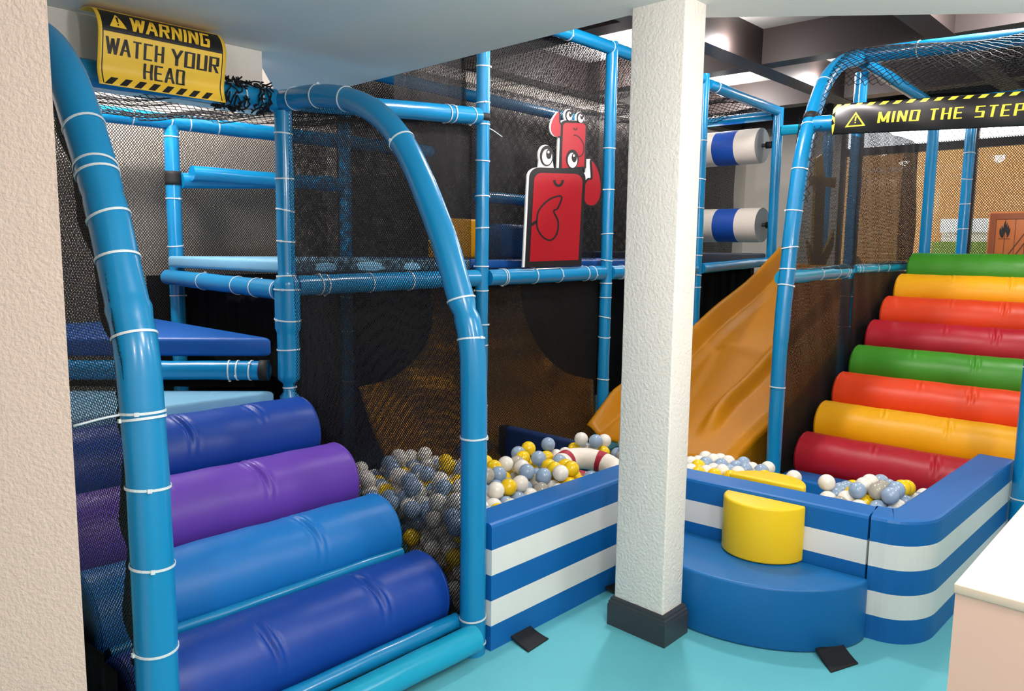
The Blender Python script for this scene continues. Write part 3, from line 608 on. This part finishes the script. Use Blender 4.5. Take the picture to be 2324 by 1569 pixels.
net('bay_net', 'black fine net standing right behind the crab board', plane_surf(W(1.3, 1.32, 1.44), W(2.46, 1.32, 1.44), W(1.3, 1.32, 2.84), 1.16, 1.4, .004), 1.16, 1.4, .0165, .0044, .62)
net('bay_net', 'black fine net between the right crab post and the column side post', plane_surf(W(2.53, 1.32, 1.44), W(3.7, 1.32, 1.44), W(2.53, 1.32, 2.84), 1.17, 1.4, .004), 1.17, 1.4, .0165, .0044, .62)
net('lower_net', 'black fine net hanging below the crab board rail', plane_surf(W(1.3, 1.29, .12), W(2.46, 1.29, .12), W(1.3, 1.29, 1.30), 1.16, 1.18, .006), 1.16, 1.18, .0135, .0055, .62)
net('lower_net', 'black fine net under the floor rail right of the turning stair', plane_surf(W(.06, 1.29, .12), W(1.23, 1.29, .12), W(.06, 1.29, 1.29), 1.17, 1.17, .006), 1.17, 1.17, .0135, .0040, .62)
net('roof_net', 'coarse black rope net roofing the turning stair', plane_surf(W(-1.5, 1.26, 2.12), W(0, 1.26, 2.12), W(-1.5, 2.70, 2.22), 1.5, 1.44, .02), 1.5, 1.44, .045, .0042, .6, prismatic=True)
net('roof_net', 'coarse black rope net roofing the bay right of the arch', plane_surf(W(.05, 1.26, 2.18), W(1.25, 1.26, 2.26), W(.05, 2.66, 2.24), 1.2, 1.4, .02), 1.2, 1.4, .045, .0042, .6, prismatic=True)
net('roof_net', 'black rope net roof above the crab board', plane_surf(W(1.3, 1.28, 2.85), W(3.7, 1.28, 2.85), W(1.3, 2.6, 2.78), 2.4, 1.32, .02), 2.4, 1.32, .024, .0050, .6)
net('roof_net', 'black rope net roof above the striped rollers', plane_surf(W(3.8, 1.28, 2.82), W(5.2, 1.28, 2.82), W(3.8, 2.6, 2.76), 1.4, 1.32, .03), 1.4, 1.32, .04, .0055, .6, prismatic=True)
# net over the rainbow stair follows the arch
rc_ = catmull([W(a, 0, z) for a, z in ra[4:]]+[W(4.2, 0, 2.77), W(5.0, 0, 2.73)], .02); ls = np.concatenate([[0], np.cumsum(np.linalg.norm(np.diff(rc_, axis=0), axis=1))])
def arch_surf(u, v):
    p = np.stack([np.interp(v, ls, rc_[:, k]) for k in range(3)], -1); return p+np.outer(-.02-u, BX)+np.outer(.05+.02*np.sin(u*5)-.06*np.sin(np.clip(u/1.3, 0, 1)*math.pi), [0, 0, 1])
net('roof_net', 'coarse black rope net over the arch of the rainbow stair', arch_surf, 1.3, ls[-1], .046, .0045, .62, lambda u, v: (v > .75) | (u < .09), prismatic=True)
net('side_net', 'black fine net above the guard rail right of the tall arch', plane_surf(W(2.60, .012, 1.40), W(3.74, .012, 1.40), W(2.60, .012, 2.3), 1.14, .90, .004), 1.14, .90, .0135, .0056, .62, inside=lambda u, v: u > -.05+v*.14)
net('side_net', 'black fine net below the guard rail covering the side of the slide', plane_surf(W(2.54, .012, .0), W(3.74, .012, .0), W(2.54, .012, 1.33), 1.2, 1.33, .008), 1.2, 1.33, .0135, .0070, .62)
net('side_net', 'black fine net below the guard rail behind the upper rainbow rollers', plane_surf(W(3.74, .012, .0), W(5.0, .012, .0), W(3.74, .012, 1.37), 1.26, 1.37, .008), 1.26, 1.37, .0135, .0084, .62)
net('side_net', 'dark doubled net between the divider post and the window side post', plane_surf(W(3.70, .012, 1.43), W(5.05, .012, 1.43), W(3.70, .012, 2.4), 1.35, .97, .010), 1.35, .97, .0145, .0074, .62)
net('window_net', 'fine net across the bright window behind the crate', plane_surf(W(6.6, .6, 1.45), W(6.6, -1.8, 1.45), W(6.6, .6, 2.62), 2.4, 1.17, .004), 2.4, 1.17, .022, .0055, .62)
net('window_net', 'coarse rope net across the bright window top', plane_surf(W(6.6, .6, 2.62), W(6.6, -1.8, 2.62), W(6.6, .6, 3.0), 2.4, .38, .004), 2.4, .38, .06, .005, .62, prismatic=True)
# knotted net bundle wound round the top rail
VV = []; FF = []
for k in range(75):
    x = random.uniform(-.30, -.06); t = random.uniform(0, 6.28); pts = []
    for q in range(7):
        x += random.uniform(-.016, .016); t += random.uniform(-.1, .45); r_ = .055+abs(random.gauss(0, .008))+(.012 if q == 6 else 0)
        pts.append(W(x, 1.268+r_*math.cos(t), 2.153+r_*math.sin(t)))
    v, f = sweep(catmull(pts, .012), .0034, 5); o_ = sum(len(q) for q in VV); VV.append(v); FF += [tuple(i+o_ for i in g) for g in f]
tag(np_mesh('net_knot', np.vstack(VV), FF, NET), 'knotted bundle of black net tied on the top rail beside the sign', 'net knot')
# black fabric below the decks, and one sheet added to darken the underfloor
def sheet(name, label, a0, b0, a1, b1, z0, z1, rip=.01):
    nu, nv = 60, 20; p0, p1 = np.array([a0, b0]), np.array([a1, b1]); n = np.array([-(p1-p0)[1], (p1-p0)[0]]); n /= np.linalg.norm(n)
    V = [W(*(p0+(p1-p0)*u+n*rip*(math.sin(u*40)+.5*math.sin(u*93+v*2))), z0+(z1-z0)*v) for u in np.linspace(0, 1, nu) for v in np.linspace(0, 1, nv)]
    o = np_mesh(name, np.array(V), grid_faces(nu, nv), FABRIC, True); md = o.modifiers.new('cloth', 'SOLIDIFY'); md.thickness = .004
    return tag(o, label, 'fabric panel')
sheet('fabric_panel', 'added black sheet for the underfloor shade behind the middle slide', .0, 2.84, 5.1, 2.84, .0, 1.32)  # black sheet added to stand in for the dark under the deck
sheet('fabric_panel', 'black fabric below the deck of the striped rollers', 3.78, 1.33, 5.2, 1.45, .0, 1.36)
sheet('fabric_panel', 'black fabric under the pale platform mat at the stair head', .06, 1.38, .19, 2.66, .84, 1.27, .004)
sheet('fabric_panel', 'black fabric below the dark blue wedge mat', -.10, 1.39, -1.1, 2.36, .84, .93, .003)
sheet('fabric_panel', 'black fabric closing the low outer side of the blue stair', -SW-.075, .06, -SW-.075, 1.3, .0, .40, .006)
sheet('fabric_panel', 'black fabric closing the stair underside behind the upper navy roller', .0, 1.31, -SW, 1.31, .0, .74, .004)
sheet('fabric_panel', 'black fabric behind the foot of the rainbow stair', 3.3, -.0, 5.0, -.0, .0, .3, .004)
# ------------------------------------------------------------------ lettering
G = {'W': [(0, 1, .2, 0), (.2, 0, .4, .92), (.4, .92, .6, 0), (.6, 0, .8, 1)], 'A': [(0, 0, .3, 1), (.3, 1, .6, 0), (.13, .33, .48, .33)], 'T': [(0, .95, .6, .95), (.3, 1, .3, 0)],
     'C': [(.06, 0, .06, 1), (0, .95, .6, .95), (0, .05, .6, .05)], 'H': [(.06, 0, .06, 1), (.56, 0, .56, 1), (0, .5, .6, .5)], 'Y': [(0, 1, .3, .45), (.6, 1, .3, .45), (.3, .5, .3, 0)],
     'O': [(.06, 0, .06, 1), (.56, 0, .56, 1), (0, .95, .62, .95), (0, .05, .62, .05)], 'U': [(.06, 0, .06, 1), (.56, 0, .56, 1), (0, .05, .62, .05)],
     'R': [(.06, 0, .06, 1), (.54, .45, .54, 1), (0, .95, .6, .95), (0, .47, .6, .47), (.3, .47, .56, 0)], 'E': [(.06, 0, .06, 1), (0, .95, .58, .95), (0, .5, .52, .5), (0, .05, .58, .05)],
     'D': [(.06, 0, .06, 1), (.56, .0, .56, .95), (0, .95, .6, .95), (0, .05, .56, .05)], 'N': [(.06, 0, .06, 1), (.06, 1, .56, 0), (.56, 0, .56, 1)], 'I': [(.06, 0, .06, 1)],
     'G': [(.06, 0, .06, 1), (0, .95, .6, .95), (0, .05, .6, .05), (.54, 0, .54, .5), (.32, .48, .6, .48)], 'M': [(.06, 0, .06, 1), (.06, 1, .4, .1), (.4, .1, .74, 1), (.74, 0, .74, 1)],
     'S': [(0, .95, .6, .95), (.06, .5, .06, 1), (0, .5, .6, .5), (.54, 0, .54, .5), (0, .05, .6, .05)], 'P': [(.06, 0, .06, 1), (.54, .42, .54, 1), (0, .95, .6, .95), (0, .45, .6, .45)]}
GW = {'W': .8, 'M': .8, 'I': .12}
def text_quads(txt, x, y, h, wid, tv=.15, th=.085, shear=0, gap=.2):
    """quads for a line of squared stroke lettering, wid = drawn width of the whole line"""
    ws = [GW.get(c, .62) if c != ' ' else .42 for c in txt]; tot = sum(ws)+gap*(len(txt)-1); sx = wid/tot; out = []; cx = 0
    for c, wd in zip(txt, ws):
        for (x0, y0, x1, y1) in G.get(c, ()):
            if abs(y1-y0) < .12: q = [(x0, y0-th/2), (x1, y1-th/2), (x1, y1+th/2), (x0, y0+th/2)]
            else: q = [(x0-tv/2, y0), (x0+tv/2, y0), (x1+tv/2, y1), (x1-tv/2, y1)]
            out.append([(x+(cx+a)*sx+b*h*shear, y+b*h) for a, b in q])
        cx += wd+gap
    return out
def overlay(name, quads, surf, off, m, parent, n=5):
    V = []; F = []
    for q in quads:
        q = [np.array(p, float) for p in q]; b0 = len(V)
        if len(q) == 4:
            for s in np.linspace(0, 1, n):
                for t in np.linspace(0, 1, n):
                    p = (q[0]*(1-s)+q[1]*s)*(1-t)+(q[3]*(1-s)+q[2]*s)*t; V.append(surf(p[0], p[1], off))
            F += [tuple(b0+k for k in f) for f in grid_faces(n, n).tolist()]
        else:
            V += [surf(p[0], p[1], off) for p in q]; F.append(tuple(range(b0, len(V))))
    return np_mesh(name, np.array(V), F, m, parent=parent)
# hanging warning sign
sA = loc(at_b(207, 12, 1.17)); sB = loc(at_b(497, 70, 1.17)); SWD = sB[0]-sA[0]; SH = .345
pr_ = catmull([np.array([.13, 2.375, 0]), np.array([.05, 2.372, 0]), np.array([-.02, 2.35, 0]), np.array([-.06, 2.29, 0]), np.array([-.045, 2.20, 0]), np.array([-.03, 2.14, 0]), np.array([-.045, 2.085, 0])], .01)
pl_ = np.concatenate([[0], np.cumsum(np.linalg.norm(np.diff(pr_, axis=0), axis=1))]); SH = pl_[-1]-.075
def sign_s(u, v, off=0):                      # u from left, v up from the bottom edge
    t = pl_[-1]-v; n = np.interp(t, pl_, pr_[:, 0]); z = np.interp(t, pl_, pr_[:, 1]); n2 = np.interp(t+.004, pl_, pr_[:, 0]); z2 = np.interp(t+.004, pl_, pr_[:, 1])
    d = np.array([n2-n, z2-z]); d = d/(np.linalg.norm(d)+1e-9); nr = np.array([d[1], -d[0]])
    return W(sA[0]+u, 1.175+n+nr[0]*off, z+nr[1]*off)
nu, nv = 30, 40
sg = empty('warning_sign', sign_s(SWD/2, 0), 'yellow and black warning sign about heads hanging from the low ceiling', 'sign')
V = np.array([sign_s(u, v) for u in np.linspace(0, SWD, nu) for v in np.linspace(0, pl_[-1]-.01, nv)]); o = np_mesh('sign_sheet', V, grid_faces(nu, nv), YEL, True, parent=sg)
md = o.modifiers.new('sheet', 'SOLIDIFY'); md.thickness = .001; md.offset = 0
top = .262
bw = .004; bx = .018
overlay('header_band', [[(bx-.004, top*.74), (SWD-bx+.004, top*.74), (SWD-bx+.004, top+.03), (bx-.004, top+.03)]], sign_s, .0012, BLK, sg, 24)
overlay('border_line', [[(bx-.004, .005), (bx, .005), (bx, top*.74), (bx-.004, top*.74)], [(SWD-bx, .005), (SWD-bx+.004, .005), (SWD-bx+.004, top*.74), (SWD-bx, top*.74)]], sign_s, .0012, BLK, sg, 20)
overlay('hazard_stripe', [[(bx+x*.052, .004), (bx+x*.052+.026, .004), (bx+x*.052+.054, .033), (bx+x*.052+.028, .033)] for x in range(9) if bx+x*.052+.054 < SWD-bx+.004], sign_s, .0012, BLK, sg, 5)
overlay('lettering', text_quads('WATCH', .030, .116, .060, .205, .21, .1), sign_s, .0012, BLK, sg, 8)
overlay('lettering', text_quads('YOUR', .268, .116, .060, SWD-.268-.030, .21, .1), sign_s, .0012, BLK, sg, 8)
overlay('lettering', text_quads('HEAD', .165, .046, .058, .155, .21, .1), sign_s, .0012, BLK, sg, 8)
overlay('lettering', text_quads('WARNING', .115, top*.80, .062, .30, .2, .17, .18), sign_s, .0022, YEL, sg, 10)
overlay('warning_symbol', [[(.04, top*.81), (.10, top*.81), (.071, top*.81+.056), (.069, top*.81+.056)]], sign_s, .0022, YEL, sg, 10)
overlay('warning_mark', [[(.068, top*.81+.018), (.073, top*.81+.018), (.075, top*.81+.042), (.066, top*.81+.042)], [(.068, top*.81+.007), (.073, top*.81+.007), (.073, top*.81+.013), (.068, top*.81+.013)]], sign_s, .003, BLK, sg, 4)
# black banner round the stub rail
bA = 2.70
b_l = -.20; BLEN = 1.15
def banner_s(u, v, off=0):                    # u to the right, v up
    rr = .072+.004*math.sin(u*14+v*20)+off; h = v-.083
    z = 2.262-.045*u+h; bul = math.sqrt(max(.0, 1-(h/.11)**2))
    return W(bA-.025-.045*bul-off-.003*math.sin(u*17+v*30), b_l-u, z+.01*0)
bn = empty('step_banner', banner_s(.5, 0), 'black banner about the step with yellow lettering above the rainbow stair', 'banner')
BH = .168
V = np.array([banner_s(u, v) for u in np.linspace(0, BLEN, 60) for v in np.linspace(0, BH, 20)]); o = np_mesh('banner_sheet', V, grid_faces(60, 20), BAN, True, parent=bn); md = o.modifiers.new('sheet', 'SOLIDIFY'); md.thickness = .002; md.offset = 0
overlay('hazard_stripe', [[(.045+x*.068, .148), (.045+x*.068+.032, .148), (.045+x*.068+.05, .166), (.045+x*.068+.018, .166)] for x in range(15)]+[[(.002, .11), (.02, .13), (.02, .166), (.002, .14)], [(.02, .148), (.03, .148), (.045, .166), (.02, .166)], [(.002, .085), (.018, .06), (.018, .09), (.002, .105)], [(.002, .0), (.012, .02), (.02, .06), (.002, .05)]], banner_s, .0025, YEL2, bn, 5)
for w_, x_, wd_ in (('MIND', .25, .205), ('THE', .505, .16), ('STEP', .72, .21)): overlay('lettering', text_quads(w_, x_, .05, .058, wd_, .2, .1, .12, .26), banner_s, .0025, YEL2, bn, 6)
tri = [(.075, .035), (.185, .04), (.13, .118)]; ic = np.mean(np.array(tri), 0)
overlay('warning_symbol', [[tri[i], tri[(i+1) % 3], tuple(np.array(tri[(i+1) % 3])*.72+ic*.28), tuple(np.array(tri[i])*.72+ic*.28)] for i in range(3)]+[[(.126, .068), (.133, .068), (.137, .092), (.128, .092)], [(.126, .056), (.134, .056), (.134, .062), (.126, .062)]], banner_s, .0025, YEL2, bn, 6)
# ------------------------------------------------------------------ crab board
CB = 1.215
def cpt(x, y, off): return at_b(1040+x/2.614, 60+y/2.614, CB)-BX*off
def board(name, poly, z0, z1, m, parent):
    """plate with the outline poly, between depths z0 (back) and z1 (front)"""
    f_ = [cpt(x, y, 0) for x, y in poly]; n = len(f_); V = np.array([p-BX*z0 for p in f_]+[p-BX*z1 for p in f_])
    F = [tuple(range(n))[::-1], tuple(range(n, 2*n))]+[(i, (i+1) % n, n+(i+1) % n, n+i) for i in range(n)]
    o = np_mesh(name, V, F, m, parent=parent)
    bm = bmesh.new(); bm.from_mesh(o.data); bmesh.ops.triangulate(bm, faces=[f for f in bm.faces if len(f.verts) > 4]); bmesh.ops.recalc_face_normals(bm, faces=bm.faces); bm.to_mesh(o.data); bm.free(); return o
def smooth_poly(P, closed=True):
    P = [np.array([x, y, 0.]) for x, y in P]; Q = [P[-1]]+P+[P[0], P[1]]; out = []
    for i in range(1, len(Q)-2):
        for t in np.linspace(0, 1, 7, endpoint=False):
            out.append(.5*((2*Q[i])+(-Q[i-1]+Q[i+1])*t+(2*Q[i-1]-5*Q[i]+4*Q[i+1]-Q[i+2])*t*t+(-Q[i-1]+3*Q[i]-3*Q[i+1]+Q[i+2])*t**3)[:2])
    return [tuple(p) for p in out]
def rrect(x0, y0, x1, y1, r, slope=0, bot=None):
    out = []
    for cx, cy, t0 in ((x0+r, y0+r, math.pi), (x1-r, y0+r, 1.5*math.pi)):
        out += [(cx+r*math.cos(t), cy+r*math.sin(t)+slope*(cx-x0)) for t in np.linspace(t0, t0+math.pi/2, 8)]
    return out+[(x1-(bot or 0), y1-10), (x0-(bot or 0), y1)]
def ell(cx, cy, rx, ry, n=28): return [(cx+rx*math.cos(t), cy+ry*math.sin(t)) for t in np.linspace(0, 2*math.pi, n, endpoint=False)]
def stroke(name, P, wd, z, m, parent):
    wd *= 1.7
    P = np.array(P, float); T = np.gradient(P, axis=0); T /= np.linalg.norm(T, axis=1)[:, None]; N = np.stack([-T[:, 1], T[:, 0]], -1)*wd/2
    V = [cpt(*(p+n), z) for p, n in zip(P, N)]+[cpt(*(p-n), z) for p, n in zip(P, N)]; n = len(P)
    return np_mesh(name, np.array(V), [(i, i+1, n+i+1, n+i) for i in range(n-1)], m, parent=parent)
cb = empty('crab_board', cpt(560, 1432, 0), 'tall red board of two stacked square crabs standing on the blue floor rail', 'board')
bigo = rrect(420, 835, 752, 1430, 60, .03, 26); bigi = rrect(445, 868, 733, 1396, 48, .03, 25)
smo = rrect(606, 556, 764, 850, 32, .03, 8); smi = rrect(618, 572, 752, 842, 22, .03, 8)
clawR = smooth_poly([(785, 792), (826, 840), (846, 925), (843, 1010), (818, 1056), (788, 1068), (752, 1054), (738, 1010), (742, 945), (764, 908), (788, 896)])
clawL = smooth_poly([(597, 505), (562, 548), (548, 600), (560, 640), (590, 656), (616, 640), (619, 592), (601, 570)])
board('board_backing', [(x-11, y) for x, y in bigo], -.010, .0, WHT, cb)
board('board_backing', [(x-10, y-2) for x, y in smo], -.012, -.002, WHT, cb)
board('board_backing', ell(516, 768, 42, 66), -.009, .001, WHT, cb); board('board_backing', [(480, 770), (556, 770), (566, 840), (474, 840)], -.0085, .0005, WHT, cb)
board('board_backing', [(728, 868), (757, 868), (757, 788), (784, 788), (784, 880), (790, 902), (768, 900), (752, 918)], -.008, .0015, WHT, cb)
board('board_backing', ell(652, 530, 27, 40), -.0075, .0018, WHT, cb); board('board_backing', ell(722, 545, 27, 38), -.0074, .0019, WHT, cb); board('board_backing', [(x-6, y) for x, y in clawL], -.007, .001, WHT, cb)
board('claw', clawR, -.009, .004, RED, cb); board('claw', clawL, -.008, .0035, RED, cb)
stroke('claw_outline', clawR+clawR[:1], 7, .0046, BLK, cb); stroke('claw_outline', clawL[28:]+clawL[:1], 5, .0041, BLK, cb)
board('small_crab_body', smo, -.009, .0038, BLK, cb); board('small_crab_shell', smi, .0038, .0048, RED, cb)
board('big_crab_body', bigo, -.008, .0052, BLK, cb); board('big_crab_shell', bigi, .0052, .0062, RED, cb)
for (x, y, rx, ry) in ((522, 768, 39, 60), (673, 788, 37, 57), (655, 528, 22, 34), (722, 542, 22, 33)):
    zz = .0066
    board('eye_rim', ell(x, y, rx, ry), -.006, zz, BLK, cb); board('eye_white', ell(x, y+ry*.12, rx*.76, ry*.78), zz, zz+.001, WHT, cb); board('pupil', ell(x+rx*.25, y-ry*.16, rx*.42, ry*.5), zz+.001, zz+.0018, BLK, cb)
    board('eye_glint', ell(x+rx*.18, y-ry*.36, rx*.15, ry*.14, 12), zz+.0018, zz+.0024, WHT, cb)
stroke('mouth', [(590+25*math.cos(t), 912+34*math.sin(t)) for t in np.linspace(0, math.pi, 14)], 9, .0068, BLK, cb)
stroke('mouth', [(691+10*math.cos(t), 602+12*math.sin(t)) for t in np.linspace(0, math.pi, 10)], 4, .0054, BLK, cb)
cl = smooth_poly([(608, 1010), (540, 1025), (480, 1082), (462, 1140), (466, 1200), (500, 1252), (545, 1268), (580, 1230), (588, 1160), (562, 1098), (586, 1078)])
stroke('claw_outline', cl+cl[:1], 6, .0068, BLK, cb); stroke('claw_outline', [(430, 1180), (446, 1166), (462, 1158)], 10, .0068, BLK, cb)
cs = smooth_poly([(682, 648), (705, 652), (730, 680), (742, 715), (736, 755), (715, 772), (690, 765), (682, 735), (700, 705), (685, 690)])
stroke('claw_outline', cs[:48], 3.5, .0054, BLK, cb)
# anchor board seen through the net
ANB = .45
def apt(x, y, off): return at_b(x, y, ANB)-BX*off
an = empty('anchor_board', apt(1855, 600, 0), 'dark yellow anchor board seen through the net right of the tall arch', 'board')
def aboard(name, poly):
    n = len(poly); V = np.array([apt(x, y, 0) for x, y in poly]+[apt(x, y, .02) for x, y in poly]); np_mesh(name, V, [tuple(range(n)), tuple(range(n, 2*n))[::-1]]+[(i, (i+1) % n, n+(i+1) % n, n+i) for i in range(n)], mat('anchor_yellow', (150, 118, 20), .5), parent=an)
aboard('shaft', [(1848, 360), (1862, 350), (1868, 420), (1860, 600), (1838, 600)]); aboard('cross_bar', [(1836, 400), (1892, 404), (1890, 426), (1836, 422)])
aboard('fluke', [(1828, 545), (1842, 575), (1862, 575), (1880, 540), (1888, 520), (1886, 560), (1868, 602), (1834, 602)])
# crate
cr = loc(at_a(2242, 520, 5.4)); CH = .405; CW = .62; CZ = 1.452
ct = empty('foam_crate', W(5.6, cr[1]-CW/2, CZ), 'orange crate printed with planks and a black flame on the landing', 'crate')
abox('crate_body', 5.4, 5.8, cr[1]-CW, cr[1], CZ, CZ+CH, WOOD, ct, .012)
def crate_s(u, v, off=0): return W(5.4-off, cr[1]-u, CZ+v)
overlay('plank_frame', [[(.0+.01, .012), (CW-.01, .012), (CW-.01, .06), (.01, .06)], [(.01, CH-.06), (CW-.01, CH-.06), (CW-.01, CH-.012), (.01, CH-.012)], [(.012, .06), (.055, .06), (.055, CH-.06), (.012, CH-.06)]], crate_s, .002, WOODD, ct, 4)
overlay('plank_line', [[(x, .06), (x+.004, .06), (x+.004, CH-.06), (x, CH-.06)] for x in (.055, .12, .19, .26, .33, .40, .47)]+[[(.055, .058), (CW-.02, .058), (CW-.02, .062), (.055, .062)], [(.055, CH-.062), (CW-.02, CH-.062), (CW-.02, CH-.058), (.055, CH-.058)], [(.15, .06), (.16, .06), (.33, CH-.06), (.32, CH-.06)], [(.20, .06), (.21, .06), (.38, CH-.06), (.37, CH-.06)]], crate_s, .0026, WLINE, ct, 3)
fl = smooth_poly([(.10, .20), (.085, .23), (.083, .26), (.09, .28), (.095, .26), (.098, .295), (.108, .275), (.112, .31), (.122, .335), (.126, .30), (.134, .322), (.138, .28), (.146, .30), (.15, .265), (.155, .28), (.158, .25), (.150, .215), (.138, .198), (.136, .22), (.126, .245), (.118, .225), (.112, .20)])
overlay('flame_mark', [fl, [(.08, .188), (.16, .188), (.16, .191), (.08, .191)]], crate_s, .003, BLK, ct, 3)
# ------------------------------------------------------------------ counter, floor flaps
k0 = at_z(2165, 1325, .9); k0 = loc(k0)
cn = empty('counter', W(k0[0]+.4, k0[1]-.4, 0), 'cream counter with pinkish front at the lower right edge', 'counter')
abox('counter_top', k0[0], k0[0]+1.2, k0[1]-1.0, k0[1], .882, .9, COUNTER, cn, .002)
abox('counter_body', k0[0]+.003, k0[0]+1.18, k0[1]-.98, k0[1]-.003, 0, .882, COUNTERS, cn)
MATB = mat('black_rubber', (12, 14, 18), .7)
def flap(name, label, px):
    P = [at_z(x, y, .006) for x, y in px]; n = 10
    V = []
    for s in np.linspace(0, 1, n):
        for t in np.linspace(0, 1, n):
            p = (P[0]*(1-s)+P[1]*s)*(1-t)+(P[3]*(1-s)+P[2]*s)*t; V.append(p+np.array([0, 0, .018*(1-t)**2]))
    o = np_mesh(name, np.array(V), grid_faces(n, n), MATB, True); md = o.modifiers.new('thick', 'SOLIDIFY'); md.thickness = .005; md.offset = 1; return tag(o, label, 'rubber flap')
flap('rubber_flap', 'black rubber flap on the floor at the foot of the left striped wall', [(1155, 1449), (1200, 1427), (1245, 1449), (1199, 1479)])
flap('rubber_flap', 'black rubber flap on the floor before the blue half round step', [(1850, 1482), (1910, 1468), (1948, 1505), (1886, 1525)])
flap('rubber_flap', 'small black rubber flap half hidden left of the column base', [(1372, 1340), (1392, 1322), (1420, 1330), (1405, 1350)])
print('balls', nb)
